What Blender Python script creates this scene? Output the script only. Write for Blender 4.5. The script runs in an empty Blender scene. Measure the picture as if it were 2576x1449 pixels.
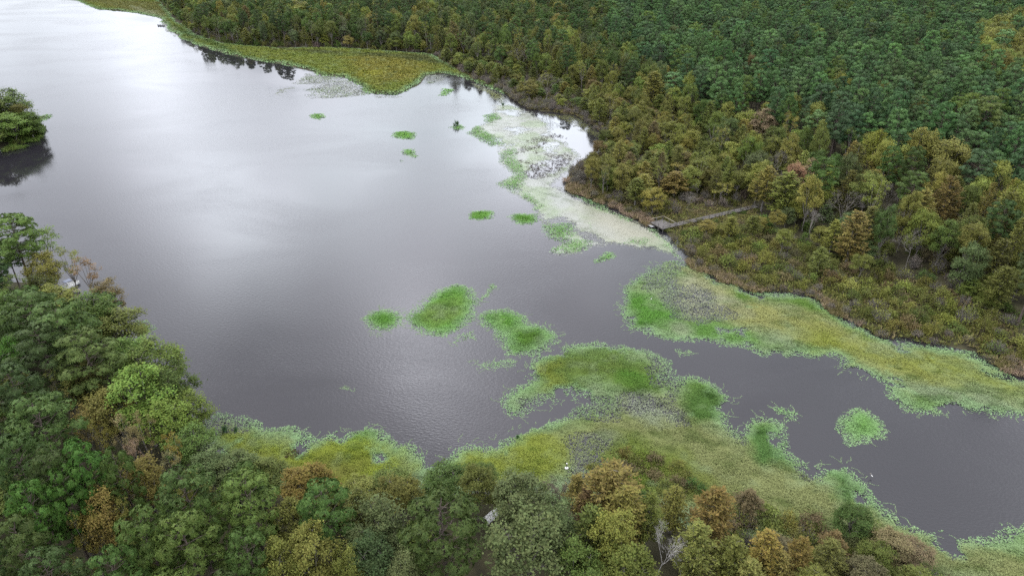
import bpy, math, random
import numpy as np

random.seed(11)
rng = np.random.default_rng(11)
R = math.radians
SC = bpy.context.scene
COL = SC.collection

# ------------------------------------------------------------------ camera
AL = .5                       # all plant and timber colours are given at twice their real albedo
H_CAM, PITCH, FPX = 80.0, R(29.0), 2001.0 * 0.858667     # focal length in units of a 2576 px wide frame
CX, CY = 1288.0, 724.3
cp, sp = math.cos(PITCH), math.sin(PITCH)

def G(px, py, z=0.0):
    """point at height z seen at a place of the frame"""
    u, v = (px - CX) / FPX, (py - CY) / FPX
    d = (u, cp - v * sp, -sp - v * cp)
    t = (H_CAM - z) / -d[2]
    return np.array((d[0] * t, d[1] * t, z))

def P(x, y, z):
    x, y, z = np.asarray(x, float), np.asarray(y, float), np.asarray(z, float)
    zz = z - H_CAM
    f = y * cp - zz * sp
    up = y * sp + zz * cp
    return CX + FPX * x / f, CY - FPX * up / f, f

def GP(pts, z=0.0):
    return np.array([G(p[0], p[1], p[2] if len(p) > 2 else z)[:2] for p in pts])

cam_d = bpy.data.cameras.new('camera')
cam = bpy.data.objects.new('camera', cam_d)
COL.objects.link(cam)
cam.location = (0, 0, H_CAM)
cam.rotation_euler = (R(90) - PITCH, 0, 0)
cam_d.sensor_width = 36.0
cam_d.lens = 36.0 * FPX / 2576.0
cam_d.clip_end = 20000
SC.camera = cam

# ------------------------------------------------------------------ noise and polygons
def _hash(ix, iy, s):
    n = (ix.astype(np.int64) * 374761393 + iy.astype(np.int64) * 668265263 + s * 974634777) & 0x7fffffff
    n = ((n ^ (n >> 13)) * 1274126177) & 0x7fffffff
    n = (n ^ (n >> 16)) & 0xffff
    return n / 65535.0

def vnoise(x, y, scale, s=0):
    x, y = np.asarray(x) / scale, np.asarray(y) / scale
    ix, iy = np.floor(x), np.floor(y)
    fx, fy = x - ix, y - iy
    fx, fy = fx * fx * (3 - 2 * fx), fy * fy * (3 - 2 * fy)
    a, b = _hash(ix, iy, s), _hash(ix + 1, iy, s)
    c, d = _hash(ix, iy + 1, s), _hash(ix + 1, iy + 1, s)
    return (a * (1 - fx) + b * fx) * (1 - fy) + (c * (1 - fx) + d * fx) * fy

def fbm(x, y, scale, s=0, octs=4):
    t, a, n = 0, 1.0, 0
    for k in range(octs):
        t = t + a * vnoise(x, y, scale / 2 ** k, s + 17 * k); n += a; a *= .55
    return t / n

def inside(pts, poly):
    x, y = pts[:, 0], pts[:, 1]
    r = np.zeros(len(pts), bool)
    j = len(poly) - 1
    for i in range(len(poly)):
        xi, yi, xj, yj = poly[i][0], poly[i][1], poly[j][0], poly[j][1]
        c = ((yi > y) != (yj > y)) & (x < (xj - xi) * (y - yi) / (yj - yi + 1e-12) + xi)
        r ^= c
        j = i
    return r

def dist_poly(pts, poly, closed=True):
    d = np.full(len(pts), 1e18)
    n = len(poly)
    for i in range(n if closed else n - 1):
        a, b = poly[i], poly[(i + 1) % n]
        ab = b - a
        t = np.clip(((pts - a) @ ab) / (ab @ ab + 1e-12), 0, 1)
        q = pts - a - t[:, None] * ab
        d = np.minimum(d, (q * q).sum(1))
    return np.sqrt(d)

def sdist(pts, poly):
    d = dist_poly(pts, poly)
    return np.where(inside(pts, poly), d, -d)

# ------------------------------------------------------------------ meshes
class MB:
    def __init__(self):
        self.V, self.F, self.n = [], [], 0
    def add(self, V, F, mat=0, var=None, col=None, smooth=False):
        V = np.asarray(V, np.float32).reshape(-1, 3); F = np.asarray(F, np.int64)
        if len(F) == 0: return
        m = len(F)
        var = np.full(m, .5, np.float32) if var is None else np.broadcast_to(np.asarray(var, np.float32), (m,))
        col = np.ones((m, 3), np.float32) * .5 if col is None else np.broadcast_to(np.asarray(col, np.float32), (m, 3))
        self.V.append(V); self.F.append((F + self.n, mat, var, col, smooth)); self.n += len(V)
    def mesh(self, name, mats):
        me = bpy.data.meshes.new(name)
        V = np.concatenate(self.V)
        me.vertices.add(len(V)); me.vertices.foreach_set('co', V.ravel())
        li = np.concatenate([f[0].ravel() for f in self.F])
        ln = np.concatenate([np.full(len(f[0]), f[0].shape[1]) for f in self.F])
        ls = np.concatenate([[0], np.cumsum(ln)[:-1]])
        me.loops.add(len(li)); me.loops.foreach_set('vertex_index', li.astype(np.int32))
        me.polygons.add(len(ln)); me.polygons.foreach_set('loop_start', ls.astype(np.int32))
        me.polygons.foreach_set('material_index', np.concatenate([np.full(len(f[0]), f[1]) for f in self.F]).astype(np.int32))
        me.polygons.foreach_set('use_smooth', np.concatenate([np.full(len(f[0]), f[4]) for f in self.F]))
        me.update(calc_edges=True)
        a = me.attributes.new('var', 'FLOAT', 'FACE'); a.data.foreach_set('value', np.concatenate([f[2] for f in self.F]).astype(np.float32))
        c = np.concatenate([f[3] for f in self.F]); c = np.concatenate([c, np.ones((len(c), 1))], 1)
        a = me.attributes.new('col', 'FLOAT_COLOR', 'FACE'); a.data.foreach_set('color', c.astype(np.float32).ravel())
        for m in mats: me.materials.append(m)
        return me
    # shapes
    def tube(self, pts, rad, sides=6, mat=0, var=.5, cap=True):
        pts = np.asarray(pts, float); n = len(pts)
        rad = np.broadcast_to(np.asarray(rad, float), (n,))
        t = np.gradient(pts, axis=0); t /= np.linalg.norm(t, axis=1)[:, None] + 1e-9
        ref = np.where(np.abs(t[:, 2:3]) > .9, np.array([[1., 0, 0]]), np.array([[0, 0, 1.]]))
        u = np.cross(t, ref); u /= np.linalg.norm(u, axis=1)[:, None] + 1e-9
        v = np.cross(t, u)
        a = np.arange(sides) * 2 * math.pi / sides
        V = pts[:, None] + rad[:, None, None] * (u[:, None] * np.cos(a)[None, :, None] + v[:, None] * np.sin(a)[None, :, None])
        i = np.arange(n - 1)[:, None] * sides; j = np.arange(sides)[None]
        k = (j + 1) % sides
        F = np.stack([i + j, i + k, i + sides + k, i + sides + j], -1).reshape(-1, 4)
        self.add(V.reshape(-1, 3), F, mat, var, smooth=True)
        if cap:
            for s, o in ((0, 1), (n - 1, -1)):
                self.add(V[s], [list(range(sides))[::o]], mat, var)
    def box(self, c, s, rz=0, mat=0, var=.5, taper=1.0):
        c = np.asarray(c, float); s = np.asarray(s, float) / 2
        V = np.array([[x, y, z] for z in (-1, 1) for x, y in ((-1, -1), (1, -1), (1, 1), (-1, 1))], float)
        V[4:, :2] *= taper
        V = V * s
        ca, sa = math.cos(rz), math.sin(rz)
        V = np.stack([V[:, 0] * ca - V[:, 1] * sa, V[:, 0] * sa + V[:, 1] * ca, V[:, 2]], 1) + c
        self.add(V, [[3, 2, 1, 0], [4, 5, 6, 7], [0, 1, 5, 4], [1, 2, 6, 5], [2, 3, 7, 6], [3, 0, 4, 7]], mat, var)
    def beam(self, a, b, w, h, mat=0, var=.5):
        """straight timber from a to b, w wide (horizontal), h deep, top face through a and b"""
        a, b = np.asarray(a, float), np.asarray(b, float)
        t = b - a; n = np.array([-t[1], t[0], 0]); n /= np.linalg.norm(n) + 1e-9
        dn = np.array([0, 0, -h])
        V = []
        for p in (a, b):
            for q in (p - n * w / 2, p + n * w / 2):
                V += [q, q + dn]
        self.add(V, [[0, 4, 6, 2], [1, 3, 7, 5], [0, 1, 5, 4], [2, 6, 7, 3], [0, 2, 3, 1], [4, 5, 7, 6]], mat, var)
    def leaves(self, C, L, W, N=None, T=None, mat=0, var=None, col=None):
        """rhombic leaf sprays: centre C, length L, width W, normal N, long direction T"""
        C = np.asarray(C, float); n = len(C)
        if n == 0: return
        if N is None: N = rnd_dir(n)
        N = N / (np.linalg.norm(N, axis=1)[:, None] + 1e-9)
        if T is None: T = rnd_dir(n)
        T = T - N * (T * N).sum(1)[:, None]
        T /= np.linalg.norm(T, axis=1)[:, None] + 1e-9
        B = np.cross(N, T)
        L = np.broadcast_to(L, (n,))[:, None] / 2; W = np.broadcast_to(W, (n,))[:, None] / 2
        V = np.stack([C - T * L, C + B * W + T * L * .15, C + T * L, C - B * W + T * L * .15], 1).reshape(-1, 3)
        F = np.arange(n * 4).reshape(-1, 4)
        self.add(V, F, mat, rng.random(n) if var is None else var, col)

def rnd_dir(n):
    v = rng.normal(size=(n, 3))
    return v / np.linalg.norm(v, axis=1)[:, None]

def link(name, data, loc=(0, 0, 0), rz=0, scale=None, parent=None):
    o = bpy.data.objects.new(name, data); COL.objects.link(o)
    o.location = loc; o.rotation_euler = (0, 0, rz)
    if scale is not None: o.scale = scale
    if parent: o.parent = parent
    return o

def tag(o, label=None, cat=None, group=None, kind=None):
    for k, v in (('label', label), ('category', cat), ('group', group), ('kind', kind)):
        if v: o[k] = v
    return o

# ------------------------------------------------------------------ materials
def new_mat(name):
    m = bpy.data.materials.new(name); m.use_nodes = True
    nt = m.node_tree; nt.nodes.clear()
    return m, nt, nt.nodes.new, nt.links.new

def leaf_mat(name, trans=.25, rough=.6, lo=.62, hi=1.4):
    """colour of the single plant (its own 'tint') varied leaf by leaf"""
    m, nt, N, K = new_mat(name)
    out = N('ShaderNodeOutputMaterial')
    at = N('ShaderNodeAttribute'); at.attribute_type = 'INSTANCER'; at.attribute_name = 'tint'
    av = N('ShaderNodeAttribute'); av.attribute_name = 'var'
    mr = N('ShaderNodeMapRange'); mr.inputs['To Min'].default_value = lo; mr.inputs['To Max'].default_value = hi
    K(av.outputs['Fac'], mr.inputs['Value'])
    mul = N('ShaderNodeVectorMath'); mul.operation = 'SCALE'
    K(at.outputs['Color'], mul.inputs[0]); K(mr.outputs[0], mul.inputs['Scale'])
    hs = N('ShaderNodeHueSaturation')
    m2 = N('ShaderNodeMapRange'); m2.inputs['To Min'].default_value = .485; m2.inputs['To Max'].default_value = .515
    wn = N('ShaderNodeTexWhiteNoise'); wn.noise_dimensions = '1D'; K(av.outputs['Fac'], wn.inputs['W'])
    K(wn.outputs['Value'], m2.inputs['Value']); K(m2.outputs[0], hs.inputs['Hue']); K(mul.outputs[0], hs.inputs['Color'])
    pb = N('ShaderNodeBsdfPrincipled'); pb.inputs['Roughness'].default_value = rough
    pb.inputs['Specular IOR Level'].default_value = .08
    K(hs.outputs[0], pb.inputs['Base Color'])
    tr = N('ShaderNodeBsdfTranslucent'); K(hs.outputs[0], tr.inputs['Color'])
    mx = N('ShaderNodeMixShader'); mx.inputs[0].default_value = trans
    K(pb.outputs[0], mx.inputs[1]); K(tr.outputs[0], mx.inputs[2]); K(mx.outputs[0], out.inputs[0])
    return m

def col_mat(name, trans=.15, rough=.7, spec=.06):
    m, nt, N, K = new_mat(name)
    out = N('ShaderNodeOutputMaterial')
    at = N('ShaderNodeAttribute'); at.attribute_name = 'col'
    pb = N('ShaderNodeBsdfPrincipled'); pb.inputs['Roughness'].default_value = rough
    pb.inputs['Specular IOR Level'].default_value = spec
    K(at.outputs['Color'], pb.inputs['Base Color'])
    tr = N('ShaderNodeBsdfTranslucent'); K(at.outputs['Color'], tr.inputs['Color'])
    mx = N('ShaderNodeMixShader'); mx.inputs[0].default_value = trans
    K(pb.outputs[0], mx.inputs[1]); K(tr.outputs[0], mx.inputs[2]); K(mx.outputs[0], out.inputs[0])
    return m

def solid(name, c, c2=None, scale=3.0, rough=.7, spec=.3, stretch=(1, 1, 1), metal=0, bump=0):
    m, nt, N, K = new_mat(name)
    out = N('ShaderNodeOutputMaterial'); pb = N('ShaderNodeBsdfPrincipled')
    pb.inputs['Roughness'].default_value = rough; pb.inputs['Specular IOR Level'].default_value = spec
    pb.inputs['Metallic'].default_value = metal
    K(pb.outputs[0], out.inputs[0])
    tc = N('ShaderNodeTexCoord'); mp = N('ShaderNodeMapping'); mp.inputs['Scale'].default_value = stretch
    K(tc.outputs['Object'], mp.inputs[0])
    nz = N('ShaderNodeTexNoise'); nz.inputs['Scale'].default_value = scale; nz.inputs['Detail'].default_value = 6
    K(mp.outputs[0], nz.inputs[0])
    cr = N('ShaderNodeValToRGB'); cr.color_ramp.elements[0].position = .3; cr.color_ramp.elements[1].position = .7
    cr.color_ramp.elements[0].color = (*c, 1); cr.color_ramp.elements[1].color = (*(c2 or [min(1, v * 1.4) for v in c]), 1)
    K(nz.outputs[0], cr.inputs[0]); K(cr.outputs[0], pb.inputs['Base Color'])
    if bump:
        b = N('ShaderNodeBump'); b.inputs['Strength'].default_value = bump; b.inputs['Distance'].default_value = .05
        K(nz.outputs[0], b.inputs['Height']); K(b.outputs[0], pb.inputs['Normal'])
    return m

M_NEEDLE = leaf_mat('pine_needles', .15, .55, .58, 1.42)
M_LEAF = leaf_mat('leaves', .28, .6, .62, 1.4)
M_WEED = col_mat('water_weeds', .2)
M_FILM = col_mat('duckweed_film', .05, .4, .35)
M_BARK = solid('bark', (0.0385, 0.0303, 0.0248), (0.0880, 0.0715, 0.0605), 4, .9, .1, (1, 1, .25))
M_PALEBARK = solid('pale_bark', (0.0825, 0.0743, 0.0633), (0.1485, 0.1375, 0.1238), 3, .9, .1, (1, 1, .25))
M_SNAG = solid('bleached_wood', (.20, .19, .175), (.32, .31, .29), 3, .9, .1, (1, 1, .25))
M_WOOD = solid('weathered_timber', (0.045, 0.042, 0.039), (0.098, 0.092, 0.087), 2.5, .85, .15, (1, 1, 1), bump=.2)
M_NEWWOOD = solid('pale_timber', (0.139, 0.125, 0.089), (0.198, 0.181, 0.139), 2.5, .8, .15)
M_DARKWOOD = solid('dark_timber', (0.0220, 0.0198, 0.0176), (0.0495, 0.0440, 0.0385), 3, .9, .1)
M_WHITE = solid('white_paint', (.42, .42, .40), (.5, .5, .48), 2, .4, .4)
M_BLUE = solid('dark_blue_paint', (.02, .03, .06), (.05, .07, .12), 2, .35, .5)
M_GREYMETAL = solid('grey_metal', (0.1650, 0.1705, 0.1760), (0.2310, 0.2365, 0.2420), 3, .45, .5)
M_BLACK = solid('black_plastic', (.02, .02, .022), (.035, .035, .04), 3, .5, .4)
M_SKIN = solid('skin', (0.2475, 0.1650, 0.1210), (0.2750, 0.1870, 0.1375), 5, .6, .3)
M_CLOTH = solid('dark_cloth', (0.0138, 0.0149, 0.0193), (0.0275, 0.0275, 0.0330), 6, .9, .1)
M_FEATHER = solid('white_feathers', (.40, .40, .38), (.46, .46, .44), 8, .8, .2)
M_BEAK = solid('yellow_beak', (.6, .4, .05), (.65, .45, .08), 8, .5, .3)

# ------------------------------------------------------------------ the shores (frame places of the ground plane)
N_SHORE = [(-900, -95), (-400, -60), (0, -26), (190, 2), (240, 22), (330, 31), (400, 45), (422, 72), (445, 93), (520, 124), (600, 145),
           (700, 161), (785, 181), (800, 190), (860, 195), (900, 215), (930, 236), (1000, 240), (1060, 214), (1080, 190), (1130, 186),
           (1165, 198), (1230, 222), (1275, 236), (1285, 252), (1330, 277), (1450, 294), (1515, 338), (1518, 380), (1440, 415), (1408, 462),
           (1440, 488), (1530, 520), (1630, 572), (1690, 602), (1725, 662), (1790, 700), (1900, 738), (2040, 745), (2100, 793), (2220, 853),
           (2330, 865), (2440, 883), (2510, 928), (2576, 948), (2950, 1060)]
nsh = GP(N_SHORE)
NLAND = np.concatenate([nsh, [[400, 60], [3000, 60], [3000, 4000], [-3000, 4000], [-3000, nsh[0][1]]]])
S_SHORE = [(-700, 610), (-200, 655), (0, 690), (100, 712), (190, 738), (280, 803), (338, 858), (400, 960), (470, 1060), (540, 1128), (700, 1212),
           (900, 1240), (1060, 1238), (1200, 1215), (1350, 1238), (1450, 1252), (1600, 1268), (1800, 1312), (2000, 1388), (2200, 1432),
           (2300, 1475), (2450, 1540), (2700, 1600)]
ssh = GP(S_SHORE)
SLAND = np.concatenate([ssh, [[150, 40], [200, -400], [-3000, -400], [-3000, ssh[0][1]]]])
point = GP([(-700, 300), (-200, 300), (0, 302), (60, 313), (102, 326), (96, 346), (62, 366), (0, 376), (-200, 400), (-700, 440)])
LANDS = [NLAND, SLAND, point]

def land_sd(pts):
    s = np.full(len(pts), -1e9)
    for p in LANDS: s = np.maximum(s, sdist(pts, p))
    return s

# ------------------------------------------------------------------ ground and water
def grid(x0, x1, y0, y1, step):
    xs, ys = np.arange(x0, x1 + step / 2, step), np.arange(y0, y1 + step / 2, step)
    return xs, ys

def sheet(name, xs, ys, zf, mat, attrs=None, smooth=True):
    X, Y = np.meshgrid(xs, ys)
    pts = np.stack([X.ravel(), Y.ravel()], 1)
    Z = zf(pts)
    nx, ny = len(xs), len(ys)
    i = (np.arange(ny - 1)[:, None] * nx + np.arange(nx - 1)[None]).ravel()
    F = np.stack([i, i + 1, i + 1 + nx, i + nx], 1)
    mb = MB(); mb.add(np.concatenate([pts, Z[:, None]], 1), F, 0, smooth=smooth)
    me = mb.mesh(name, [mat])
    for k, v in (attrs or {}).items():
        a = me.attributes.new(k, 'FLOAT', 'POINT'); a.data.foreach_set('value', v(pts).astype(np.float32))
    return link(name, me)

def far_axis(lo, hi, step, far):
    a = np.arange(lo, hi + .1, step)
    out = [hi + (far - hi) * t for t in (.05, .15, .35, .65, 1)]
    inn = [lo - (far + lo) * t for t in (.05, .15, .35, .65, 1)][::-1]
    return np.concatenate([inn, a, out])

def ground_z(pts):
    sd = land_sd(pts)
    t = np.clip((sd + 3.0) / 7.0, 0, 1)
    z = -.9 + 1.5 * t * t * (3 - 2 * t)
    return z + (fbm(pts[:, 0], pts[:, 1], 30, 3) - .5) * .5 * (sd > 0) + np.clip(sd, 0, 400) * .004

m, nt, N_, K_ = new_mat('forest_floor')
out = N_('ShaderNodeOutputMaterial'); pb = N_('ShaderNodeBsdfPrincipled'); pb.inputs['Roughness'].default_value = .95
pb.inputs['Specular IOR Level'].default_value = .1
K_(pb.outputs[0], out.inputs[0])
ge = N_('ShaderNodeNewGeometry')
n1 = N_('ShaderNodeTexNoise'); n1.inputs['Scale'].default_value = .25; n1.inputs['Detail'].default_value = 8; K_(ge.outputs['Position'], n1.inputs[0])
cr = N_('ShaderNodeValToRGB'); e = cr.color_ramp.elements
e[0].position, e[0].color = .3, (.013, .012, .008, 1); e[1].position, e[1].color = .72, (.042, .04, .021, 1)
x = cr.color_ramp.elements.new(.5); x.color = (.026, .024, .013, 1)
K_(n1.outputs[0], cr.inputs[0]); K_(cr.outputs[0], pb.inputs['Base Color'])
M_GROUND = m
ground = sheet('ground', far_axis(-640, 640, 5, 6000), far_axis(-60, 900, 5, 6000), ground_z, M_GROUND)
tag(ground, kind='structure', label='dark leaf littered ground of the woods and shores')

CALM = [([(425, 82), (520, 118), (700, 156), (792, 180), (775, 218), (690, 215), (600, 190), (470, 140)], 1.0, 12), ([(1240, 235), (1330, 278), (1450, 292), (1515, 335), (1518, 385), (1440, 420), (1400, 470), (1320, 470), (1290, 400), (1240, 330), (1220, 290)], 1.0, 26),
        ([(300, 60), (430, 62), (415, 85), (330, 84)], 1., 14),
        ([(240, 20), (345, 30), (405, 46), (418, 62), (360, 58), (270, 48)], 1., 14),
        ([(-300, 395), (0, 375), (70, 370), (120, 380), (100, 470), (0, 490), (-300, 520)], .95, 10),
        ([(520, 126), (790, 182), (740, 195), (640, 175)], .8, 10),
        ([(830, 195), (1060, 215), (1180, 205), (1250, 235), (1200, 240), (1060, 245), (930, 250)], .55, 6),
        ([(1330, 1020), (1470, 990), (1440, 1065), (1300, 1070)], .8, 4),
        ([(1860, 1010), (1960, 1010), (1950, 1040), (1840, 1075)], .6, 4)]
calm_p = [(GP(p), k, s) for p, k, s in CALM]

def calm_f(pts):
    v = np.zeros(len(pts))
    for p, k, s in calm_p:
        sd = sdist(pts, p) + (fbm(pts[:, 0], pts[:, 1], 12, 5) - .5) * 12
        v = np.maximum(v, k * np.clip(sd / s + .5, 0, 1))
    return v

m, nt, N_, K_ = new_mat('lake_water')
out = N_('ShaderNodeOutputMaterial'); pb = N_('ShaderNodeBsdfPrincipled'); K_(pb.outputs[0], out.inputs[0])
pb.inputs['IOR'].default_value = 1.333
pb.inputs['Base Color'].default_value = (.0105, .0100, .0118, 1)
ge = N_('ShaderNodeNewGeometry')
ca = N_('ShaderNodeAttribute'); ca.attribute_name = 'calm'
inv = N_('ShaderNodeMath'); inv.operation = 'SUBTRACT'; inv.inputs[0].default_value = 1.0; K_(ca.outputs['Fac'], inv.inputs[1])
mp = N_('ShaderNodeMapping'); mp.inputs['Scale'].default_value = (1, 1.7, 1); mp.inputs['Rotation'].default_value = (0, 0, R(25)); K_(ge.outputs['Position'], mp.inputs[0])
w1 = N_('ShaderNodeTexNoise'); w1.inputs['Scale'].default_value = 1.6; w1.inputs['Detail'].default_value = 3; K_(mp.outputs[0], w1.inputs[0])
wp = N_('ShaderNodeTexNoise'); wp.inputs['Scale'].default_value = .018; wp.inputs['Detail'].default_value = 4; wp.inputs['Distortion'].default_value = .6; K_(mp.outputs[0], wp.inputs[0])
wr = N_('ShaderNodeMapRange'); wr.inputs['From Min'].default_value = .35; wr.inputs['From Max'].default_value = .65; wr.inputs['To Min'].default_value = .35; wr.inputs['To Max'].default_value = 1.15
K_(wp.outputs[0], wr.inputs['Value'])
st = N_('ShaderNodeMath'); st.operation = 'MULTIPLY'; K_(wr.outputs[0], st.inputs[0]); K_(inv.outputs[0], st.inputs[1])
s2 = N_('ShaderNodeMath'); s2.operation = 'MULTIPLY'; s2.inputs[1].default_value = .15; K_(st.outputs[0], s2.inputs[0])
bp = N_('ShaderNodeBump'); bp.inputs['Distance'].default_value = .25; K_(s2.outputs[0], bp.inputs['Strength']); K_(w1.outputs[0], bp.inputs['Height'])
K_(bp.outputs[0], pb.inputs['Normal'])
r1 = N_('ShaderNodeMapRange'); r1.inputs['To Min'].default_value = .02; r1.inputs['To Max'].default_value = .16; K_(st.outputs[0], r1.inputs['Value']); K_(r1.outputs[0], pb.inputs['Roughness'])
water = sheet('lake_water', far_axis(-640, 420, 4, 5000), far_axis(40, 900, 4, 5000), lambda p: np.zeros(len(p)), m, {'calm': calm_f})
tag(water, kind='structure', label='grey lake water mirroring the cloudy sky')

# ------------------------------------------------------------------ plant shapes
def curve(a, b, bend=.12, n=4):
    a, b = np.asarray(a, float), np.asarray(b, float)
    t = np.linspace(0, 1, n)[:, None]
    L = np.linalg.norm(b - a)
    return a + (b - a) * t + np.sin(t * math.pi) * rng.normal(size=3) * bend * L * .5

def up_out(C, axis=None, k=.8, out=None):
    n = rnd_dir(len(C)) * k
    n[:, 2] += .65
    if out is not None: n += out
    return n

def pine(Hh=22., Rr=4.2, base=.5, nclump=34, ntuft=24):
    tr, cr = MB(), MB()
    lean = rng.normal(size=2) * .5
    zs = np.linspace(0, .93, 7)
    top = np.stack([lean[0] * zs ** 2, lean[1] * zs ** 2, Hh * zs], 1)
    tr.tube(top, .26 * (1 - zs * .9), 7)
    at = lambda z: np.array([np.interp(z, top[:, 2], top[:, 0]), np.interp(z, top[:, 2], top[:, 1]), z])
    ph = rng.random() * 6
    for i in range(nclump):
        t = (i + .5) / nclump
        prof = math.sqrt(max(0, 1 - ((t - .35) / .66) ** 2)) if t > .35 else .6 + .4 * t / .35
        a = ph + i * 2.39996 + rng.normal() * .25
        rr = Rr * prof * rng.uniform(.5, 1.0)
        z = Hh * (base + (1 - base) * t) - .6
        c = at(z) + np.array([math.cos(a) * rr, math.sin(a) * rr, rng.normal() * .35])
        b0 = at(min(Hh * .92, max(Hh * base * .85, z - rr * .35)))
        tr.tube(curve(b0, c, .1, 4), np.linspace(.075, .025, 4), 4, cap=False)
        cr_r = rng.uniform(.75, 1.25) * (.8 + .3 * prof)
        n = int(ntuft * cr_r ** 2)
        d = rnd_dir(n); d[:, 2] = np.abs(d[:, 2]) * 1.1 - .35 * (rng.random(n) < .25)
        d += .3 * np.array([math.cos(a), math.sin(a), 0]); d /= np.linalg.norm(d, axis=1)[:, None]
        tc = c + d * np.array([1, 1, .58]) * cr_r * rng.uniform(.72, 1.0, n)[:, None]
        k = 11                                            # each tuft a rosette of needle sprays facing outward
        C = np.repeat(tc, k, 0); DD = np.repeat(d, k, 0)
        S = np.cross(DD, rnd_dir(n * k)); S /= np.linalg.norm(S, axis=1)[:, None] + 1e-9
        D = S * rng.uniform(.55, 1.0, n * k)[:, None] + DD * rng.uniform(.25, .9, n * k)[:, None]
        D /= np.linalg.norm(D, axis=1)[:, None]
        L = rng.uniform(.32, .52, n * k)
        v = np.clip(np.repeat(rng.random(n), k) * .55 + rng.random(n * k) * .45, 0, 1)
        cr.leaves(C + D * L[:, None] * .5, L, .12, DD + rnd_dir(n * k) * .35, D, 0, v)
    return tr, cr

def broadleaf(Hh=16., Rr=4.2, base=.3, lobes=9, per=9, nleaf=55, ls=.27, spread=.62, flat=.7, sparse=1.0):
    tr, cr = MB(), MB()
    fork = np.array([rng.normal() * .3, rng.normal() * .3, Hh * max(.22, base * .9)])
    tr.tube(curve((0, 0, 0), fork, .05, 5), np.linspace(.24, .17, 5), 7)
    ce = np.array([0, 0, Hh * (base + 1) / 2]); rz = Hh * (1 - base) / 2
    for i in range(lobes):
        f = (i + .5) / lobes
        zz = 1 - 1.75 * f
        a = i * 2.39996 + rng.normal() * .35
        rad = math.sqrt(max(.02, 1 - zz * zz)) * rng.uniform(.5, .8)
        lc = ce + np.array([math.cos(a) * rad * Rr, math.sin(a) * rad * Rr, zz * rz * .72 + rng.normal() * .4])
        lr = Rr * rng.uniform(.34, .52)
        mid = fork + (lc - fork) * .5 + np.array([0, 0, -.3]) + rng.normal(size=3) * .25
        tr.tube(np.array([fork, mid, lc]), [.13, .085, .04], 5, cap=False)
        for j in range(per):
            d = rnd_dir(1)[0]; d[2] = abs(d[2]) * 1.1 - .35; d[:2] += .45 * np.array([math.cos(a), math.sin(a)]) * rad
            d /= np.linalg.norm(d)
            c = lc + d * lr * rng.uniform(.6, 1.05) * np.array([1, 1, .9])
            tr.tube(curve(lc, c, .2, 3), [.028, .018, .008], 3, cap=False)
            n = max(6, int(nleaf * rng.uniform(.55, 1.3) * sparse))
            C = c + rng.normal(size=(n, 3)) * np.array([spread, spread, spread * flat]) * lr * .45
            v = np.clip(rng.random() * .5 + rng.random(n) * .5, 0, 1)
            s = ls * rng.uniform(.7, 1.3, n)
            cr.leaves(C, s * 1.25, s * .85, up_out(C, k=.55, out=(c - lc) / (lr + .01) * .6), None, 0, v)
    return tr, cr

def cypress(Hh=15., Rr=3., base=.22, nb=70, per=26, ls=.3, power=.75, sparse=1.0):
    tr, cr = MB(), MB()
    zs = np.linspace(0, 1, 6)
    top = np.stack([rng.normal() * .3 * zs ** 2, rng.normal() * .3 * zs ** 2, Hh * zs], 1)
    tr.tube(top, .25 * (1 - zs) ** .8 + .015, 7)
    for i in range(nb):
        t = (i + rng.random()) / nb
        z = Hh * (base + (1 - base) * t)
        prof = min(1, (.55 + t * 2.2)) * max(.04, (1 - t)) ** power * 1.25
        L = Rr * prof * rng.uniform(.65, 1.12) + .25
        a = i * 2.39996 + rng.normal() * .4
        d = np.array([math.cos(a), math.sin(a), .22 + .5 * t])
        p0 = np.array([0, 0, z]); p1 = p0 + d * L
        tr.tube([p0, p1], [.04, .012], 3, cap=False)
        n = max(5, int(per * (L / Rr + .25) * sparse))
        s = rng.random(n) ** .6
        C = p0 + d * L * s[:, None] + rng.normal(size=(n, 3)) * np.array([.30, .30, .12]) * (.5 + .5 * L / Rr) + np.array([0, 0, .05])
        T = d + rng.normal(size=(n, 3)) * .5
        sz = ls * rng.uniform(.7, 1.4, n)
        v = np.clip(rng.random() * .5 + rng.random(n) * .5, 0, 1)
        cr.leaves(C, sz * 1.6, sz * .6, up_out(C, k=.55), T, 0, v)
    return tr, cr

def bare(Hh=12., Rr=3.):
    tr, cr = MB(), MB()
    def grow(p, d, L, r, lev):
        n = 4
        q = p + d * L + rng.normal(size=3) * L * .07
        (tr if lev < 1 else cr).tube(curve(p, q, .12, n), np.linspace(r, r * .62, n), 6 if lev < 2 else 3, cap=False)
        if lev >= 5: return
        for k in range(3 if lev < 3 else 4):
            nd = d + rng.normal(size=3) * (.38 + .05 * lev); nd[2] += .12; nd /= np.linalg.norm(nd)
            s = rng.uniform(.55, 1.0) if lev else rng.uniform(.85, 1)
            grow(p + (q - p) * s, nd, L * rng.uniform(.55, .78), max(.011, r * .58), lev + 1)
    grow(np.zeros(3), np.array([rng.normal() * .06, rng.normal() * .06, 1.]), Hh * .36, .115, 0)
    return tr, cr

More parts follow.
